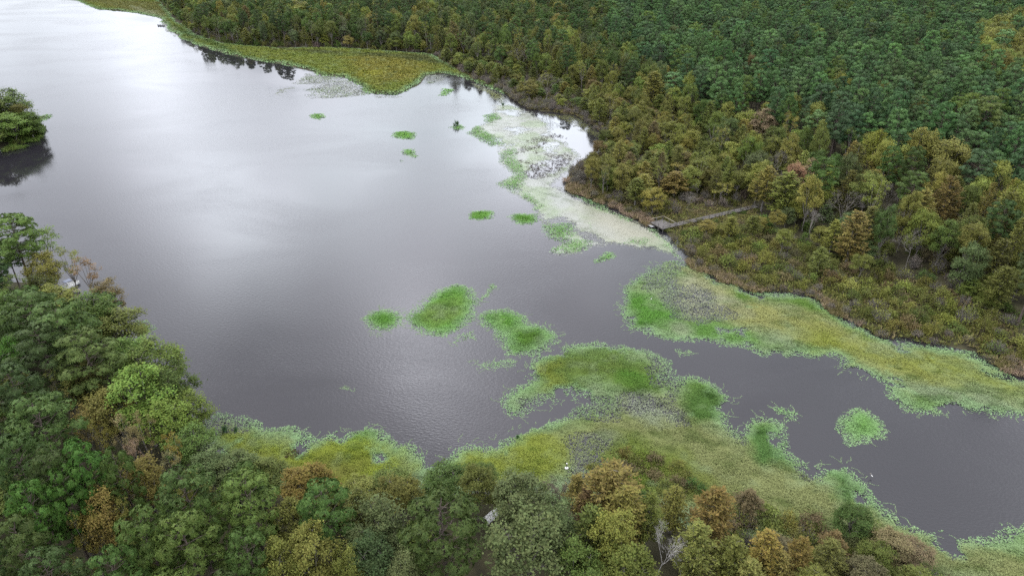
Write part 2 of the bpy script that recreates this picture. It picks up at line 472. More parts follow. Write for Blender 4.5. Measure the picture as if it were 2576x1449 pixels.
def shrub(Hh=2.6, Rr=1.8, n=900, ls=.2, stems=16, twig=False):
    tr, cr = MB(), MB()
    nc = 15
    for i in range(stems if not twig else stems * 6):
        a = rng.random() * 6.28; rr = Rr * math.sqrt(rng.random()) * .9
        z = Hh * math.sqrt(max(.05, 1 - (rr / Rr) ** 2)) * rng.uniform(.7, 1.02)
        q = np.array([math.cos(a) * rr, math.sin(a) * rr, z])
        tr.tube(curve((math.cos(a) * rr * .25, math.sin(a) * rr * .25, -.1), q, .12, 4), np.linspace(.03, .012, 4), 3, cap=False)
    for i in range(nc):
        d = rnd_dir(1)[0]; d[2] = abs(d[2])
        c = d * np.array([Rr, Rr, Hh]) * rng.uniform(.55, .85)
        m_ = n // nc
        C = c + rng.normal(size=(m_, 3)) * np.array([.36, .36, .3]) * Rr * .55
        C[:, 2] = np.abs(C[:, 2])
        s = ls * rng.uniform(.7, 1.35, m_)
        v = np.clip(rng.random() * .5 + rng.random(m_) * .5, 0, 1)
        cr.leaves(C, s * 1.3, s * .75, up_out(C, k=.8), None, 0, v)
    return tr, cr

PROTO = {}          # kind -> list of (trunk mesh, crown mesh, joined mesh, height, radius)
def proto(kind, n, f, args, bark, leaf, names=('trunk', 'crown')):
    out = []
    for i in range(n):
        kw = {k: (v() if callable(v) else v) for k, v in args.items()}
        tr, cr = f(**kw)
        tm, cm = tr.mesh(names[0], [bark]), cr.mesh(names[1], [leaf])
        j = MB()
        for src, mi in ((tr, 0), (cr, 1)):
            off = j.n
            for V in src.V: j.V.append(V)
            for F, _, var, col, sm in src.F: j.F.append((F + off, mi, var, col, sm))
            j.n += src.n
        out.append((tm, cm, j.mesh(kind + '_whole', [bark, leaf]), kw['Hh'], kw['Rr']))
    PROTO[kind] = out

U = lambda a, b: (lambda: float(rng.uniform(a, b)))
proto('pine_tree', 7, pine, dict(Hh=22., Rr=U(3.6, 4.4), base=U(.42, .56), nclump=40, ntuft=30), M_BARK, M_NEEDLE)
proto('broadleaf_tree', 7, broadleaf, dict(Hh=16., Rr=U(3.8, 4.6), base=U(.2, .34), lobes=13, per=9, nleaf=66, ls=.29), M_PALEBARK, M_LEAF)
proto('bushy_tree', 5, broadleaf, dict(Hh=14., Rr=U(3.8, 4.4), base=U(.02, .08), lobes=18, per=9, nleaf=60, ls=.29), M_PALEBARK, M_LEAF)
proto('sparse_tree', 4, broadleaf, dict(Hh=15., Rr=U(3.2, 4.), base=U(.25, .4), lobes=8, per=7, nleaf=34, ls=.24, spread=.5), M_PALEBARK, M_LEAF)
proto('cypress_tree', 6, cypress, dict(Hh=15., Rr=U(2.7, 3.4), base=U(.14, .28), nb=110, per=40, power=U(.5, .8)), M_PALEBARK, M_LEAF)
proto('bare_tree', 4, bare, dict(Hh=12., Rr=3.), M_PALEBARK, M_PALEBARK, ('trunk', 'twigs'))
proto('snag', 2, bare, dict(Hh=12., Rr=3.), M_SNAG, M_SNAG, ('trunk', 'twigs'))
proto('shrub', 6, shrub, dict(Hh=U(2.3, 2.9), Rr=U(1.6, 2.0)), M_BARK, M_LEAF, ('stems', 'foliage'))
proto('thicket', 4, shrub, dict(Hh=U(2., 2.6), Rr=U(1.6, 2.), n=260, twig=True), M_PALEBARK, M_LEAF, ('stems', 'foliage'))

# ------------------------------------------------------------------ colours of plants
TINT = {'dark green': (.062, .106, .031), 'deep green': (.084, .140, .034), 'fresh green': (.118, .215, .066), 'soft green': (.096, .182, .060), 'dusky green': (.074, .142, .054), 'bright green': (.085, .175, .032), 'mid green': (.118, .182, .040),  # fresh, soft, dusky green: brightened to offset self-shadowing of far pine crowns
        'grey-green': (.130, .172, .064), 'light green': (.185, .250, .052), 'olive': (.185, .195, .046), 'olive green': (.145, .178, .042),
        'yellow-green': (.240, .268, .058), 'golden': (.255, .242, .056), 'amber': (.245, .205, .056), 'tan': (.31, .25, .11), 'rusty brown': (.195, .150, .062),
        'orange': (.275, .205, .055), 'coral red': (.35, .20, .12), 'brown': (.180, .152, .074), 'grey-brown': (.20, .172, .135), 'blue-green': (.068, .120, .050),
        'pale grey': (.4, .38, .36), 'salmon': (.33, .225, .13)}

def jit(c, a=.14):
    c = np.array(c) * AL * (1 + rng.normal() * a)
    return np.clip(c * (1 + rng.normal(size=3) * a * .35), .005, 1)

CLEAR = [(a, b, c, d, G(a, b)) for a, b, c, d in ((176, 720, 12, 14), (1240, 1296, 14, 12), (1068, 1268, 12, 12), (1672, 1390, 22, 50), (1724, 1410, 18, 30))]     # places the photo shows between the trees
auto = False
PLANTS = []          # dicts: kind, x, y, h, r (crown radius), col (name), label
def plant(kind, x, y, h, r, col, label=None, zone=''):
    if zone in ('mixed', 'pines', 'scrub') and label is None and hides(x, y, h, r): return
    if zone in ('near', 'low') and label is None and auto:
        u, v, f = P(x, y, h * .6); k = FPX / f
        for uc, vc, hw, hh, gp in CLEAR:
            if abs(u - uc) < hw + r * k * .85 and abs(v - vc) < hh + h * k * .34 and y < gp[1] + 1: return
    PLANTS.append(dict(kind=kind, x=float(x), y=float(y), h=float(h), r=float(r), col=col, label=label, zone=zone))

def hand(kind, px, top, h, wpx, col, label=None, zone='near'):
    """a tree whose crown top is seen at (px, top), h metres tall, its crown wpx wide in the frame"""
    g = G(px, top, h)
    f = P(g[0], g[1], h * .75)[2]
    plant(kind, g[0], g[1], h, wpx * f / FPX / 2, col, label, zone)

PI, BL, SP, CYP, BA = 'pine_tree', 'broadleaf_tree', 'sparse_tree', 'cypress_tree', 'bare_tree'
# the wooded near shore on the left
hand(PI, 12, 545, 21, 120, 'mid green', 'tall pine at the left edge rising over open water')
hand(SP, 85, 556, 17, 95, 'light green', 'airy pale green tree with thin branches against the lake')
hand(BL, 100, 640, 13, 85, 'olive', 'small olive gold tree just below the airy pale tree')
hand(SP, 152, 615, 14, 60, 'olive', 'thin olive tree with bare lower trunk by the moored boat')
hand(SP, 200, 640, 13, 60, 'salmon', 'thin tree with salmon brown leaves at the lake edge')
hand(BL, 128, 722, 12, 110, 'yellow-green', 'rounded yellow green tree on the near side of the moored boat')
hand(BL, 255, 700, 12, 80, 'rusty brown', 'brown leaved small tree leaning over the water')
hand(PI, 50, 733, 20, 140, 'deep green')
hand(PI, 130, 765, 21, 165, 'deep green', 'broad pine with a wide flat top in the left wood')
hand(BL, 215, 740, 15, 130, 'mid green')
hand(BL, 285, 775, 13, 115, 'olive green', 'olive green tree at the water just above the small weed spit')
hand(BL, 10, 850, 15, 70, 'bright green')
hand(PI, 95, 820, 20, 150, 'dark green')
hand(PI, 205, 835, 20, 150, 'deep green')
hand(BL, 310, 850, 13, 100, 'mid green')
hand(BL, 370, 858, 15, 140, 'light green', 'large light green tree bulging out over the dark water')
hand(BL, 205, 915, 14, 105, 'olive')
hand(SP, 135, 930, 14, 90, 'yellow-green')
hand(BL, 420, 920, 14, 105, 'mid green')
hand(BL, 330, 935, 16, 150, 'light green', 'light green tree with billowing crown behind the tan saplings')
hand(PI, 25, 925, 20, 140, 'dark green')
hand(BL, 465, 985, 12, 85, 'light green')
hand(BL, 255, 985, 14, 110, 'olive')
hand(PI, 80, 1010, 20, 160, 'deep green')
hand(SP, 185, 1022, 14, 75, 'amber', 'amber brown tree standing alone among dark pines')
hand(SP, 230, 1060, 13, 60, 'golden')
hand(BL, 400, 1010, 13, 120, 'light green')
hand(SP, 297, 1045, 14, 55, 'tan')
hand(SP, 340, 1040, 14, 65, 'tan', 'tan tree with sparse curling crown, the larger of two side by side')
hand(SP, 425, 1085, 13, 48, 'orange', 'slim sapling with an orange top above bare pale stems')
hand(SP, 325, 1105, 13, 55, 'salmon')
hand(SP, 415, 1140, 12, 55, 'tan')
hand(BL, 470, 1075, 11, 100, 'mid green')
hand(BL, 520, 1130, 10, 100, 'grey-green')
hand(BL, 590, 1150, 9, 110, 'grey-green')
hand(BL, 660, 1165, 8, 100, 'olive green')
hand(PI, 195, 1125, 21, 120, 'bright green', 'vivid green pine with a domed top in the left wood')
hand(PI, 110, 1150, 21, 140, 'deep green')
hand(PI, 30, 1110, 21, 140, 'deep green')
hand(PI, 150, 1185, 20, 110, 'bright green')
hand(PI, 285, 1140, 20, 90, 'deep green')
hand(BL, 345, 1165, 15, 100, 'golden', 'golden olive tree at the top of the diagonal golden row')
hand(SP, 262, 1195, 16, 70, 'tan')
hand(BL, 240, 1240, 16, 110, 'amber', 'broad tan crown with pale branches in the diagonal golden row')
hand(SP, 190, 1290, 15, 75, 'golden', 'thin golden tree at the lower end of the diagonal golden row')
hand(SP, 290, 1255, 15, 70, 'golden')
hand(PI, 455, 1192, 20, 150, 'deep green', 'big round pine with tufted crown beside the golden row')
hand(PI, 615, 1200, 19, 150, 'mid green', 'wide lighter green pine next to the tufted round pine')
hand(PI, 505, 1262, 19, 75, 'deep green')
hand(PI, 355, 1290, 20, 150, 'deep green')
hand(PI, 455, 1312, 20, 180, 'mid green', 'large yellowish green pine at the bottom edge with brown gaps')
hand(PI, 615, 1340, 18, 110, 'deep green')
hand(PI, 60, 1220, 21, 120, 'bright green')
hand(PI, 35, 1310, 20, 130, 'deep green')
hand(PI, 100, 1400, 19, 140, 'dark green')
hand(SP, 185, 1400, 13, 70, 'olive')
hand(PI, 260, 1385, 19, 120, 'deep green')
hand(BL, 760, 1180, 10, 120, 'amber', 'orange topped bush tree where the near woods meet the marsh')
hand(PI, 812, 1222, 18, 145, 'deep green', 'round pine at the marsh below the orange topped bush tree')
hand(BL, 720, 1270, 13, 110, 'olive')
hand(BL, 775, 1335, 16, 130, 'golden', 'yellow leaved tree at the bottom edge beside grey green crowns')
hand(BL, 700, 1360, 15, 110, 'yellow-green')
hand(BL, 865, 1380, 15, 80, 'yellow-green')
# bottom centre
hand(BL, 1000, 1205, 10, 100, 'olive')
hand(BL, 1125, 1180, 8, 110, 'deep green', 'dark leafy tree on the marsh edge, darkest in the middle')
hand(BL, 1200, 1175, 11, 90, 'olive green')
hand(BL, 905, 1215, 8, 100, 'olive')
hand(BL, 940, 1268, 14, 130, 'grey-green')
hand(BL, 930, 1350, 15, 120, 'grey-green')
hand(BL, 1010, 1390, 15, 80, 'grey-green')
hand(PI, 1112, 1265, 19, 215, 'deep green', 'largest dark pine at the bottom centre')
hand(CYP, 1252, 1222, 6, 52, 'yellow-green', 'small yellow green tree between grey green crowns at bottom centre')
hand(BL, 1310, 1200, 13, 130, 'grey-green')
hand(BL, 1320, 1305, 16, 190, 'grey-green', 'large grey green layered crown right of the largest dark pine')
hand(BL, 1405, 1260, 14, 100, 'grey-green')
hand(SP, 1395, 1205, 9, 60, 'grey-brown')
hand(CYP, 1455, 1205, 8, 75, 'amber')
hand(CYP, 1475, 1240, 9, 50, 'rusty brown', 'small rust brown cypress left of the big orange cypress')
hand(CYP, 1540, 1188, 12, 150, 'amber', 'big orange cypress at the marsh edge below the white nest box')
hand(CYP, 1580, 1240, 13, 120, 'olive')
hand(CYP, 1490, 1290, 13, 120, 'olive green')
hand(BL, 1545, 1298, 14, 120, 'yellow-green', 'yellow green broad tree with layered tufts at the bottom')
hand(CYP, 1640, 1250, 12, 90, 'olive')
hand(BL, 1460, 1370, 13, 120, 'mid green')
hand(BL, 1580, 1380, 12, 130, 'olive green')
hand(CYP, 1700, 1235, 9, 90, 'olive')
hand('snag', 1672, 1322, 12, 78, 'pale grey', 'bare white tree with branching crown at the bottom edge')
hand('snag', 1725, 1372, 9, 66, 'pale grey', 'small bare whitish tree beside the taller bare white tree')
hand(CYP, 1805, 1240, 12, 115, 'amber', 'bright orange topped cypress at the lower marsh edge')
hand(CYP, 1760, 1330, 11, 110, 'olive')
hand(CYP, 1850, 1370, 9, 90, 'olive')
hand(CYP, 1935, 1348, 10, 90, 'orange', 'orange cypress at bottom right, left one of a close pair')
hand(CYP, 2020, 1362, 9, 70, 'orange', 'orange cypress at bottom right, right one of a close pair')
hand(CYP, 1970, 1400, 8, 80, 'amber')
hand(CYP, 2095, 1370, 7, 80, 'olive')
hand(CYP, 1890, 1420, 8, 90, 'amber')
# far shore features
hand(CYP, 1647, 188, 18, 66, 'olive', 'lone pale conifer with layered branches in front of the dark wood', 'far')
hand(CYP, 1700, 438, 8, 88, 'golden', 'round golden cypress standing behind the tan grass left of the boardwalk', 'far')
hand(BL, 1925, 278, 17, 62, 'salmon', 'tree with a coral red top above the golden trees', 'far')
hand(BL, 1885, 275, 16, 60, 'golden', None, 'far')
hand(BL, 2007, 405, 15, 48, 'coral red', 'red leaved tree in the wood behind the boardwalk', 'far')
hand(SP, 2045, 400, 15, 50, 'salmon', 'salmon tinted thin tree right beside the red leaved tree', 'far')
hand(CYP, 1935, 425, 14, 75, 'golden', 'golden tree hiding the landward end of the boardwalk', 'far')
hand(CYP, 1985, 440, 14, 90, 'yellow-green', 'yellow green broad cypress at the end of the boardwalk', 'far')
hand(BL, 2325, 325, 20, 75, 'golden', 'tall golden tree, left one of the bright pair before the pines', 'far')
hand(BL, 2400, 345, 20, 95, 'golden', 'tall golden tree, right one of the bright pair before the pines', 'far')
hand(BL, 2195, 435, 16, 80, 'light green', None, 'far')
hand(CYP, 2330, 485, 16, 75, 'golden', None, 'far')
hand(CYP, 2395, 455, 17, 80, 'amber', 'tall amber cypress on the right above the shrubs', 'far')
hand(CYP, 2160, 540, 14, 80, 'amber', 'amber cypress with a wide crown in the middle of the right shore', 'far')
hand(CYP, 2105, 560, 10, 55, 'golden', None, 'far')
hand(BA, 2140, 465, 15, 70, 'pale grey', 'grey leafless tree behind the amber cypress', 'far')
hand(BA, 2045, 520, 11, 60, 'pale grey', 'leafless grey tree with many upright stems near the boardwalk end', 'far')
hand(BA, 1955, 370, 14, 50, 'pale grey', 'grey leafless tree below the coral red top', 'far')
hand(BA, 2312, 570, 13, 60, 'pale grey', 'slender pale tree with a long bare trunk on the right shore', 'far')
hand(BA, 2250, 500, 13, 50, 'pale grey', None, 'far')
hand(BA, 1312, 110, 17, 40, 'pale grey', 'tall grey leafless tree on the far side of the marsh', 'far')
hand(BA, 1375, 175, 15, 45, 'pale grey', None, 'far')
hand(CYP, 1140, 60, 20, 40, 'rusty brown', None, 'far')
hand(BL, 745, 0, 20, 70, 'golden', None, 'far')
hand(BL, 560, -5, 18, 75, 'mid green', None, 'far')
hand(BL, 2545, 40, 22, 90, 'yellow-green', None, 'far')
hand(BL, 2510, 75, 21, 80, 'yellow-green', None, 'far')
hand(BL, 2560, 100, 21, 80, 'olive', None, 'far')
hand(CYP, 2555, 460, 17, 60, 'golden', None, 'far')
hand(BL, 1330, 205, 10, 50, 'olive', None, 'far')
# the wooded point at the left edge
for a in ((5, 222, 18, 95, 'mid green'), (-45, 228, 19, 100, 'olive green'), (38, 262, 13, 55, 'olive'), (15, 285, 12, 80, 'light green'),  # greens lightened because the side facing the camera lies in shade
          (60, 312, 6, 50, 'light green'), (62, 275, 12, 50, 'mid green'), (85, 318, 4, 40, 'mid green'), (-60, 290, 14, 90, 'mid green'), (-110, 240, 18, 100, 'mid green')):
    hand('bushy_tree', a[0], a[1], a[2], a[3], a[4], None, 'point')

# ---- zones filled by themselves
T_LINE = [(120, -75), (330, -25), (405, 5), (440, 50), (500, 92), (560, 112), (700, 124), (860, 124), (1090, 140), (1180, 165), (1290, 190), (1400, 225), (1500, 250), (1570, 300),
          (1650, 322), (1720, 345), (1800, 425), (1890, 480), (1900, 565), (2050, 632), (2200, 672), (2400, 745), (2576, 845), (2900, 960)]
FOREST = np.concatenate([GP(T_LINE), [[420, 120], [3000, 120], [3000, 4000], [-900, 4000]]])
PINES = GP([(1490, -100), (1530, 60), (1620, 130), (1800, 225), (2080, 312), (2200, 322), (2400, 395), (2580, 450), (3300, 640), (3600, -120)], 18)
YELLOWS = GP([(2460, 60), (2600, 20), (2600, 175), (2480, 150)], 20)

class Spots:
    def __init__(self, cell=4.0): self.c, self.d = cell, {}
    def ok(self, x, y, r):
        k = int(math.ceil((r + 5) / self.c)); i, j = int(x // self.c), int(y // self.c)
        for a in range(i - k, i + k + 1):
            for b in range(j - k, j + k + 1):
                for (u, v, q) in self.d.get((a, b), ()):
                    if (u - x) ** 2 + (v - y) ** 2 < ((r + q) / 2) ** 2: return False
        return True
    def put(self, x, y, r): self.d.setdefault((int(x // self.c), int(y // self.c)), []).append((x, y, r))
spots = Spots()
for p in PLANTS: spots.put(p['x'], p['y'], min(6.5, p['r'] * 1.5))

def framed(x, y, z, mx=90, top=-130, bot=190):
    u, v, f = P(x, y, z)
    return (u > -mx) & (u < 2576 + mx) & (v > top) & (v < 1449 + bot) & (f > 0)

def scatter(n, box, ok, space, make):
    p = np.stack([rng.uniform(box[0], box[1], n), rng.uniform(box[2], box[3], n)], 1)
    p = p[ok(p)]
    for x, y in p:
        r = space(x, y)
        if spots.ok(x, y, r):
            spots.put(x, y, r); make(x, y)

def pick(*pairs):
    w = np.array([b for _, b in pairs], float)
    return pairs[int(rng.choice(len(pairs), p=w / w.sum()))][0]

# the pine forest and the mixed woods
KEEP = [(p, P(p['x'], p['y'], p['h'] * .75)) for p in PLANTS if p['zone'] == 'far' and p['label']]
def hides(x, y, h, r):
    u, v, f = P(x, y, h * .75)
    for p, (a, b, c) in KEEP:
        if f < c - 1 and abs(u - a) < (p['r'] + r * .5) * .75 * FPX / c and b - 6 < v < b + p['h'] * .28 * FPX / c: return True
    return False
def f_make(x, y):
    pt = np.array([[x, y]])
    sdp = float(sdist(pt, PINES)[0]) + rng.normal() * 7
    edge = float(dist_poly(pt, FOREST[:len(T_LINE)], False)[0])
    far = math.hypot(x, y)
    if sdp > 0:
        if inside(pt, YELLOWS)[0] and rng.random() < .8:
            return plant(BL, x, y, rng.uniform(20, 23), rng.uniform(4, 5), pick(('yellow-green', 2), ('olive', 2)), None, 'pines')
        if rng.random() < .045: return plant(BL, x, y, rng.uniform(17, 21), rng.uniform(2.6, 3.6), pick(('olive', 1), ('yellow-green', 1), ('grey-green', 2), ('rusty brown', .3)), None, 'pines')
        if rng.random() < .012: return plant(BA, x, y, rng.uniform(17, 21), 3, 'pale grey', None, 'pines')
        return plant(PI, x, y, rng.uniform(16, 26.5), rng.uniform(2.7, 4.8) * (1 + .3 * (rng.random() < .12)), pick(('dusky green', 3), ('soft green', 4), ('fresh green', 2), ('blue-green', 1), ('mid green', .8)), None, 'pines')
    hgt = min(1, .76 + edge / 60)
    u = P(x, y, 15)[0]
    warm = np.clip((u - 1100) / 800, 0, 1) * np.clip(1.25 - edge / 90, .15, 1)
    k = pick((BL, 4), (CYP, 1.4 + 2 * warm), (PI, .5 + min(2.2, edge / 45)), (SP, 1.1), (BA, .3))
    if k == PI: return plant(PI, x, y, rng.uniform(18, 22), rng.uniform(3.2, 4.2), pick(('dark green', 3), ('deep green', 3)), None, 'mixed')
    if k == BA: return plant(BA, x, y, rng.uniform(11, 16) * hgt, 3, 'pale grey', None, 'mixed')
    if k == CYP: return plant(CYP, x, y, rng.uniform(13, 18) * hgt, rng.uniform(2.5, 3.5), pick(('olive', 3), ('olive green', 2), ('golden', 1.4 * warm + .1), ('rusty brown', .5), ('yellow-green', 1 * warm + .1), ('amber', .5 * warm)), None, 'mixed')
    c = pick(('mid green', 2), ('olive green', 3), ('grey-green', 2.2), ('olive', 2 + 2 * warm), ('deep green', 2.2 - 1.6 * warm), ('yellow-green', 1.2 + 1.6 * warm), ('golden', .25 + .6 * warm), ('light green', .8 + .9 * warm), ('tan', .08 + .2 * warm))
    if k == BL and rng.random() < (.25 if edge < 14 else .12): k = 'bushy_tree'
    plant(k, x, y, rng.uniform(14, 21) * hgt, rng.uniform(2.5, 3.6) if edge < 45 else rng.uniform(2.9, 4.4), c, None, 'mixed')
scatter(60000, (-420, 640, 120, 760), lambda p: inside(p, FOREST) & framed(p[:, 0], p[:, 1], 20, 150, -130, 300), lambda x, y: rng.uniform(4.6, 7.0) if x * .35 + y > 330 else rng.uniform(4.2, 6.0), f_make)

# the near wood
auto = True
nearline = GP([(x_, y_) for x_, y_ in S_SHORE])
def near_ok(p): return (sdist(p, SLAND) > 2.5) & framed(p[:, 0], p[:, 1], 12, 260, -500, 500)
def near_make(x, y):
    u, v, f = P(x, y, 14)
    s = float(dist_poly(np.array([[x, y]]), nearline, False)[0])
    if u > 1400:
        h = rng.uniform(6, 10); k = pick((CYP, 5), (BL, 1.5), (SP, .6)); c = pick(('olive', 4), ('brown', .6), ('olive green', 4), ('golden', .7), ('mid green', 1))
        r = rng.uniform(1.8, 2.6)
    elif u > 640:
        h = rng.uniform(8, 12); k = pick((BL, 4), (SP, .6), (CYP, 1)); c = pick(('grey-green', 3), ('olive green', 4), ('olive', 2), ('mid green', 2)); r = rng.uniform(2.3, 3.2)
    else:
        h = rng.uniform(11, 15); k = pick((BL, 4), (PI, 3), (SP, .5)); c = pick(('deep green', 2), ('mid green', 3), ('olive green', 3)); r = rng.uniform(2.5, 3.5)
        if k == PI: h += 4; c = pick(('dark green', 2), ('deep green', 2))
    if s < 7: h *= .7
    if k == BL and rng.random() < .6: k = 'bushy_tree'
    plant(k, x, y, h, r, c, None, 'near')
scatter(9000, (-190, 130, 20, 240), near_ok, lambda x, y: rng.uniform(4.4, 5.4), near_make)

# the low scrub between the far trees and the marsh
SCRUB = np.concatenate([GP([(1140, 175), (1200, 205), (1270, 232), (1290, 252), (1330, 275), (1450, 291), (1517, 338), (1520, 383), (1445, 418), (1425, 462), (1500, 500), (1600, 545), (1650, 560),
          (1720, 632), (1790, 695), (1900, 733), (2040, 742), (2100, 789), (2220, 848), (2330, 860), (2440, 878), (2510, 922), (2576, 942), (2800, 1000)]),
          GP(T_LINE[8:])[::-1]])
shore_far = GP(N_SHORE[20:])
pier_line = GP([(1655, 560), (1900, 521)], 0)
PATH = GP([(1630, 570), (1700, 575), (1900, 530), (1900, 512), (1690, 548), (1650, 545)], 0.0)
def walk_front(x, y):
    a, b = pier_line[0], pier_line[1]; d = (b - a) / np.linalg.norm(b - a); q = np.array([x, y]) - a
    t = q @ d; n = q[0] * d[1] - q[1] * d[0]            # n > 0 on the near side
    return n if -6 < t < np.linalg.norm(b - a) + 3 and n > 0 else 99
def sc_make(x, y):
    if walk_front(x, y) < 11:
        return plant('shrub', x, y, rng.uniform(.7, 1.1) + .05 * walk_front(x, y), rng.uniform(1.1, 1.7), pick(('olive green', 4), ('olive', 3), ('mid green', 2)), None, 'belt')
    s = float(dist_poly(np.array([[x, y]]), shore_far, False)[0])
    u, v, f = P(x, y, 1)
    if u < 1480 and s > 5 and rng.random() < .3: return plant(pick(('bushy_tree', 2), (CYP, 2)), x, y, rng.uniform(4.5, 9), rng.uniform(2, 3), pick(('olive', 3), ('olive green', 3), ('yellow-green', 1), ('mid green', 1)), None, 'scrub')
    if u < 1480:
        return plant('thicket', x, y, rng.uniform(2.2, 4.2), rng.uniform(1.8, 2.6), pick(('grey-brown', 5), ('brown', 2), ('olive', 1)), None, 'scrub')
    if u < 1890 and v < 545:
        if s < 4: return plant('thicket', x, y, rng.uniform(1.6, 2.4), rng.uniform(1.4, 2.), pick(('grey-brown', 3), ('tan', 1.2), ('brown', 3)), None, 'scrub')
        if rng.random() < .5: return plant(pick(('bushy_tree', 2), (BL, 2), (CYP, 2.2), (SP, 1.2)), x, y, rng.uniform(7, 12.5), rng.uniform(2.1, 3.3), pick(('olive', 5), ('golden', 1.4), ('yellow-green', 1.6), ('olive green', 2), ('rusty brown', .8), ('amber', .5)), None, 'scrub')
        if rng.random() < .12: return plant(BA, x, y, rng.uniform(4, 7), 2, 'pale grey', None, 'scrub')
        return plant(pick(('shrub', 3), ('thicket', 2)), x, y, rng.uniform(2.4, 4.2), rng.uniform(1.8, 2.6), pick(('olive', 3), ('brown', 3), ('grey-brown', 2), ('olive green', 2)), None, 'scrub')
    if s < 3.5: return plant('thicket', x, y, rng.uniform(1.3, 2.2), rng.uniform(1.2, 1.8), pick(('tan', 1), ('brown', 4), ('grey-brown', 3)), None, 'belt')
    if s > 9 and rng.random() < .10: return plant(pick((CYP, 3), (BL, 2), (BA, 1)), x, y, rng.uniform(4.5, 8), 2.2, pick(('olive', 4), ('golden', 1)), None, 'belt')
    plant(pick(('shrub', 5), ('thicket', 1)), x, y, rng.uniform(2.0, 3.6) * (1 + .5 * (rng.random() < .25)), rng.uniform(1.7, 2.8), pick(('olive', 5), ('brown', 1.5), ('olive green', 4), ('yellow-green', 1.6), ('rusty brown', .4)), None, 'belt')
scatter(80000, (-100, 330, 90, 480), lambda p: inside(p, SCRUB) & framed(p[:, 0], p[:, 1], 2, 120) & (dist_poly(p, pier_line, False) > 2.6) & ~inside(p, PATH), lambda x, y: rng.uniform(2.1, 3.0), sc_make)
# undergrowth at the foot of the far trees and on the left point
def un_make(x, y):
    if walk_front(x, y) < 13: return plant('shrub', x, y, rng.uniform(.7, 1.3), rng.uniform(1.1, 1.6), pick(('olive green', 3), ('olive', 2)), None, 'under')
    if rng.random() < .28: return plant(pick(('bushy_tree', 3), (CYP, 2)), x, y, rng.uniform(5, 10), rng.uniform(2., 3.2), pick(('olive', 3), ('olive green', 3), ('yellow-green', 1.5), ('golden', .8), ('grey-green', 1)), None, 'under')
    plant(pick(('shrub', 4), ('thicket', 1)), x, y, rng.uniform(2.4, 5.2), rng.uniform(1.7, 2.8), pick(('olive green', 4), ('olive', 3), ('mid green', 2), ('brown', 1.5), ('grey-brown', 1)), None, 'under')
under = Spots()
def un_ok(p): return inside(p, FOREST) & (dist_poly(p, FOREST[:len(T_LINE)], False) < 38) & framed(p[:, 0], p[:, 1], 2, 80) & (dist_poly(p, pier_line, False) > 2.6) & ~inside(p, PATH)
old, spots = spots, under
scatter(110000, (-420, 330, 110, 760), un_ok, lambda x, y: rng.uniform(3.6, 4.8), un_make)
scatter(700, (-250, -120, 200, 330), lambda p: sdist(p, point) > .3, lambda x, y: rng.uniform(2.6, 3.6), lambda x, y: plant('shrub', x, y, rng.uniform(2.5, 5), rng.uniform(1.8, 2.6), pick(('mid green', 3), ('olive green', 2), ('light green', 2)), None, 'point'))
spots = old
# dark low bushes where the near woods run out into the marsh
LOW = GP([(1470, 1190), (1540, 1140), (1690, 1145), (1760, 1225), (1860, 1275), (1950, 1300), (2050, 1325), (2170, 1318), (2200, 1362), (2265, 1400), (2340, 1449), (2400, 1540), (2200, 1540), (1900, 1430), (1700, 1300), (1600, 1290), (1500, 1240)])
def low_make(x, y):
    plant(pick(('shrub', 4), ('thicket', 1)), x, y, rng.uniform(1.1, 2.6), rng.uniform(1.2, 2.0), pick(('olive green', 3), ('deep green', 2), ('brown', 2), ('olive', 2)), None, 'low')
scatter(6000, (-20, 90, 40, 150), lambda p: inside(p, LOW) & (fbm(p[:, 0], p[:, 1], 12, 9) > .36), lambda x, y: rng.uniform(1.7, 2.4), low_make)

LOW2 = GP([(1840, 1285), (1900, 1300), (2050, 1332), (2170, 1322), (2200, 1366), (2265, 1404), (2345, 1452), (2440, 1560), (2200, 1560), (1950, 1500), (1800, 1400)])
under2 = Spots()
for p in PLANTS:
    if p['zone'] == 'near': under2.put(p['x'], p['y'], 2.0)
spots = under2
scatter(5000, (0, 90, 35, 110), lambda p: inside(p, LOW2), lambda x, y: rng.uniform(2.0, 2.9), lambda x, y: plant(*pick((('shrub', x, y, rng.uniform(2.2, 4.4), rng.uniform(1.6, 2.5)), 3), (('thicket', x, y, rng.uniform(2., 4), rng.uniform(1.6, 2.4)), 1), (('bushy_tree', x, y, rng.uniform(4, 7), rng.uniform(1.8, 2.6)), .7), ((CYP, x, y, rng.uniform(4.5, 8), rng.uniform(1.7, 2.5)), .6)), pick(('olive green', 3), ('golden', .5), ('deep green', 2), ('brown', 3), ('olive', 3), ('yellow-green', .4), ('rusty brown', .7)), None, 'low'))

# ------------------------------------------------------------------ put the plants out
CAP = 285
NAME = {'sparse_tree': 'broadleaf_tree', 'bushy_tree': 'broadleaf_tree', 'snag': 'bare_tree', 'thicket': 'shrub'}
for p in PLANTS:
    p['name'] = NAME.get(p['kind'], p['kind'])
    p['u'], p['v'], p['f'] = [float(q) for q in P(p['x'], p['y'], p['h'] * .8)]
    p['seen'] = bool(framed(p['x'], p['y'], p['h'] * .8, 25, -12, 30))
    p['size'] = p['r'] * (1.0 if p['label'] is None else 100) / p['f']
solo, rest = [], []
for nm in sorted({p['name'] for p in PLANTS}):
    L = sorted([p for p in PLANTS if p['name'] == nm], key=lambda p: -(p['size'] if p['seen'] else -1))
    k = 0
    for p in L:
        if p['seen'] and k < CAP: solo.append(p); k += 1
        else: rest.append(p)
    print('PLANTS', nm, len(L), 'solo', k)

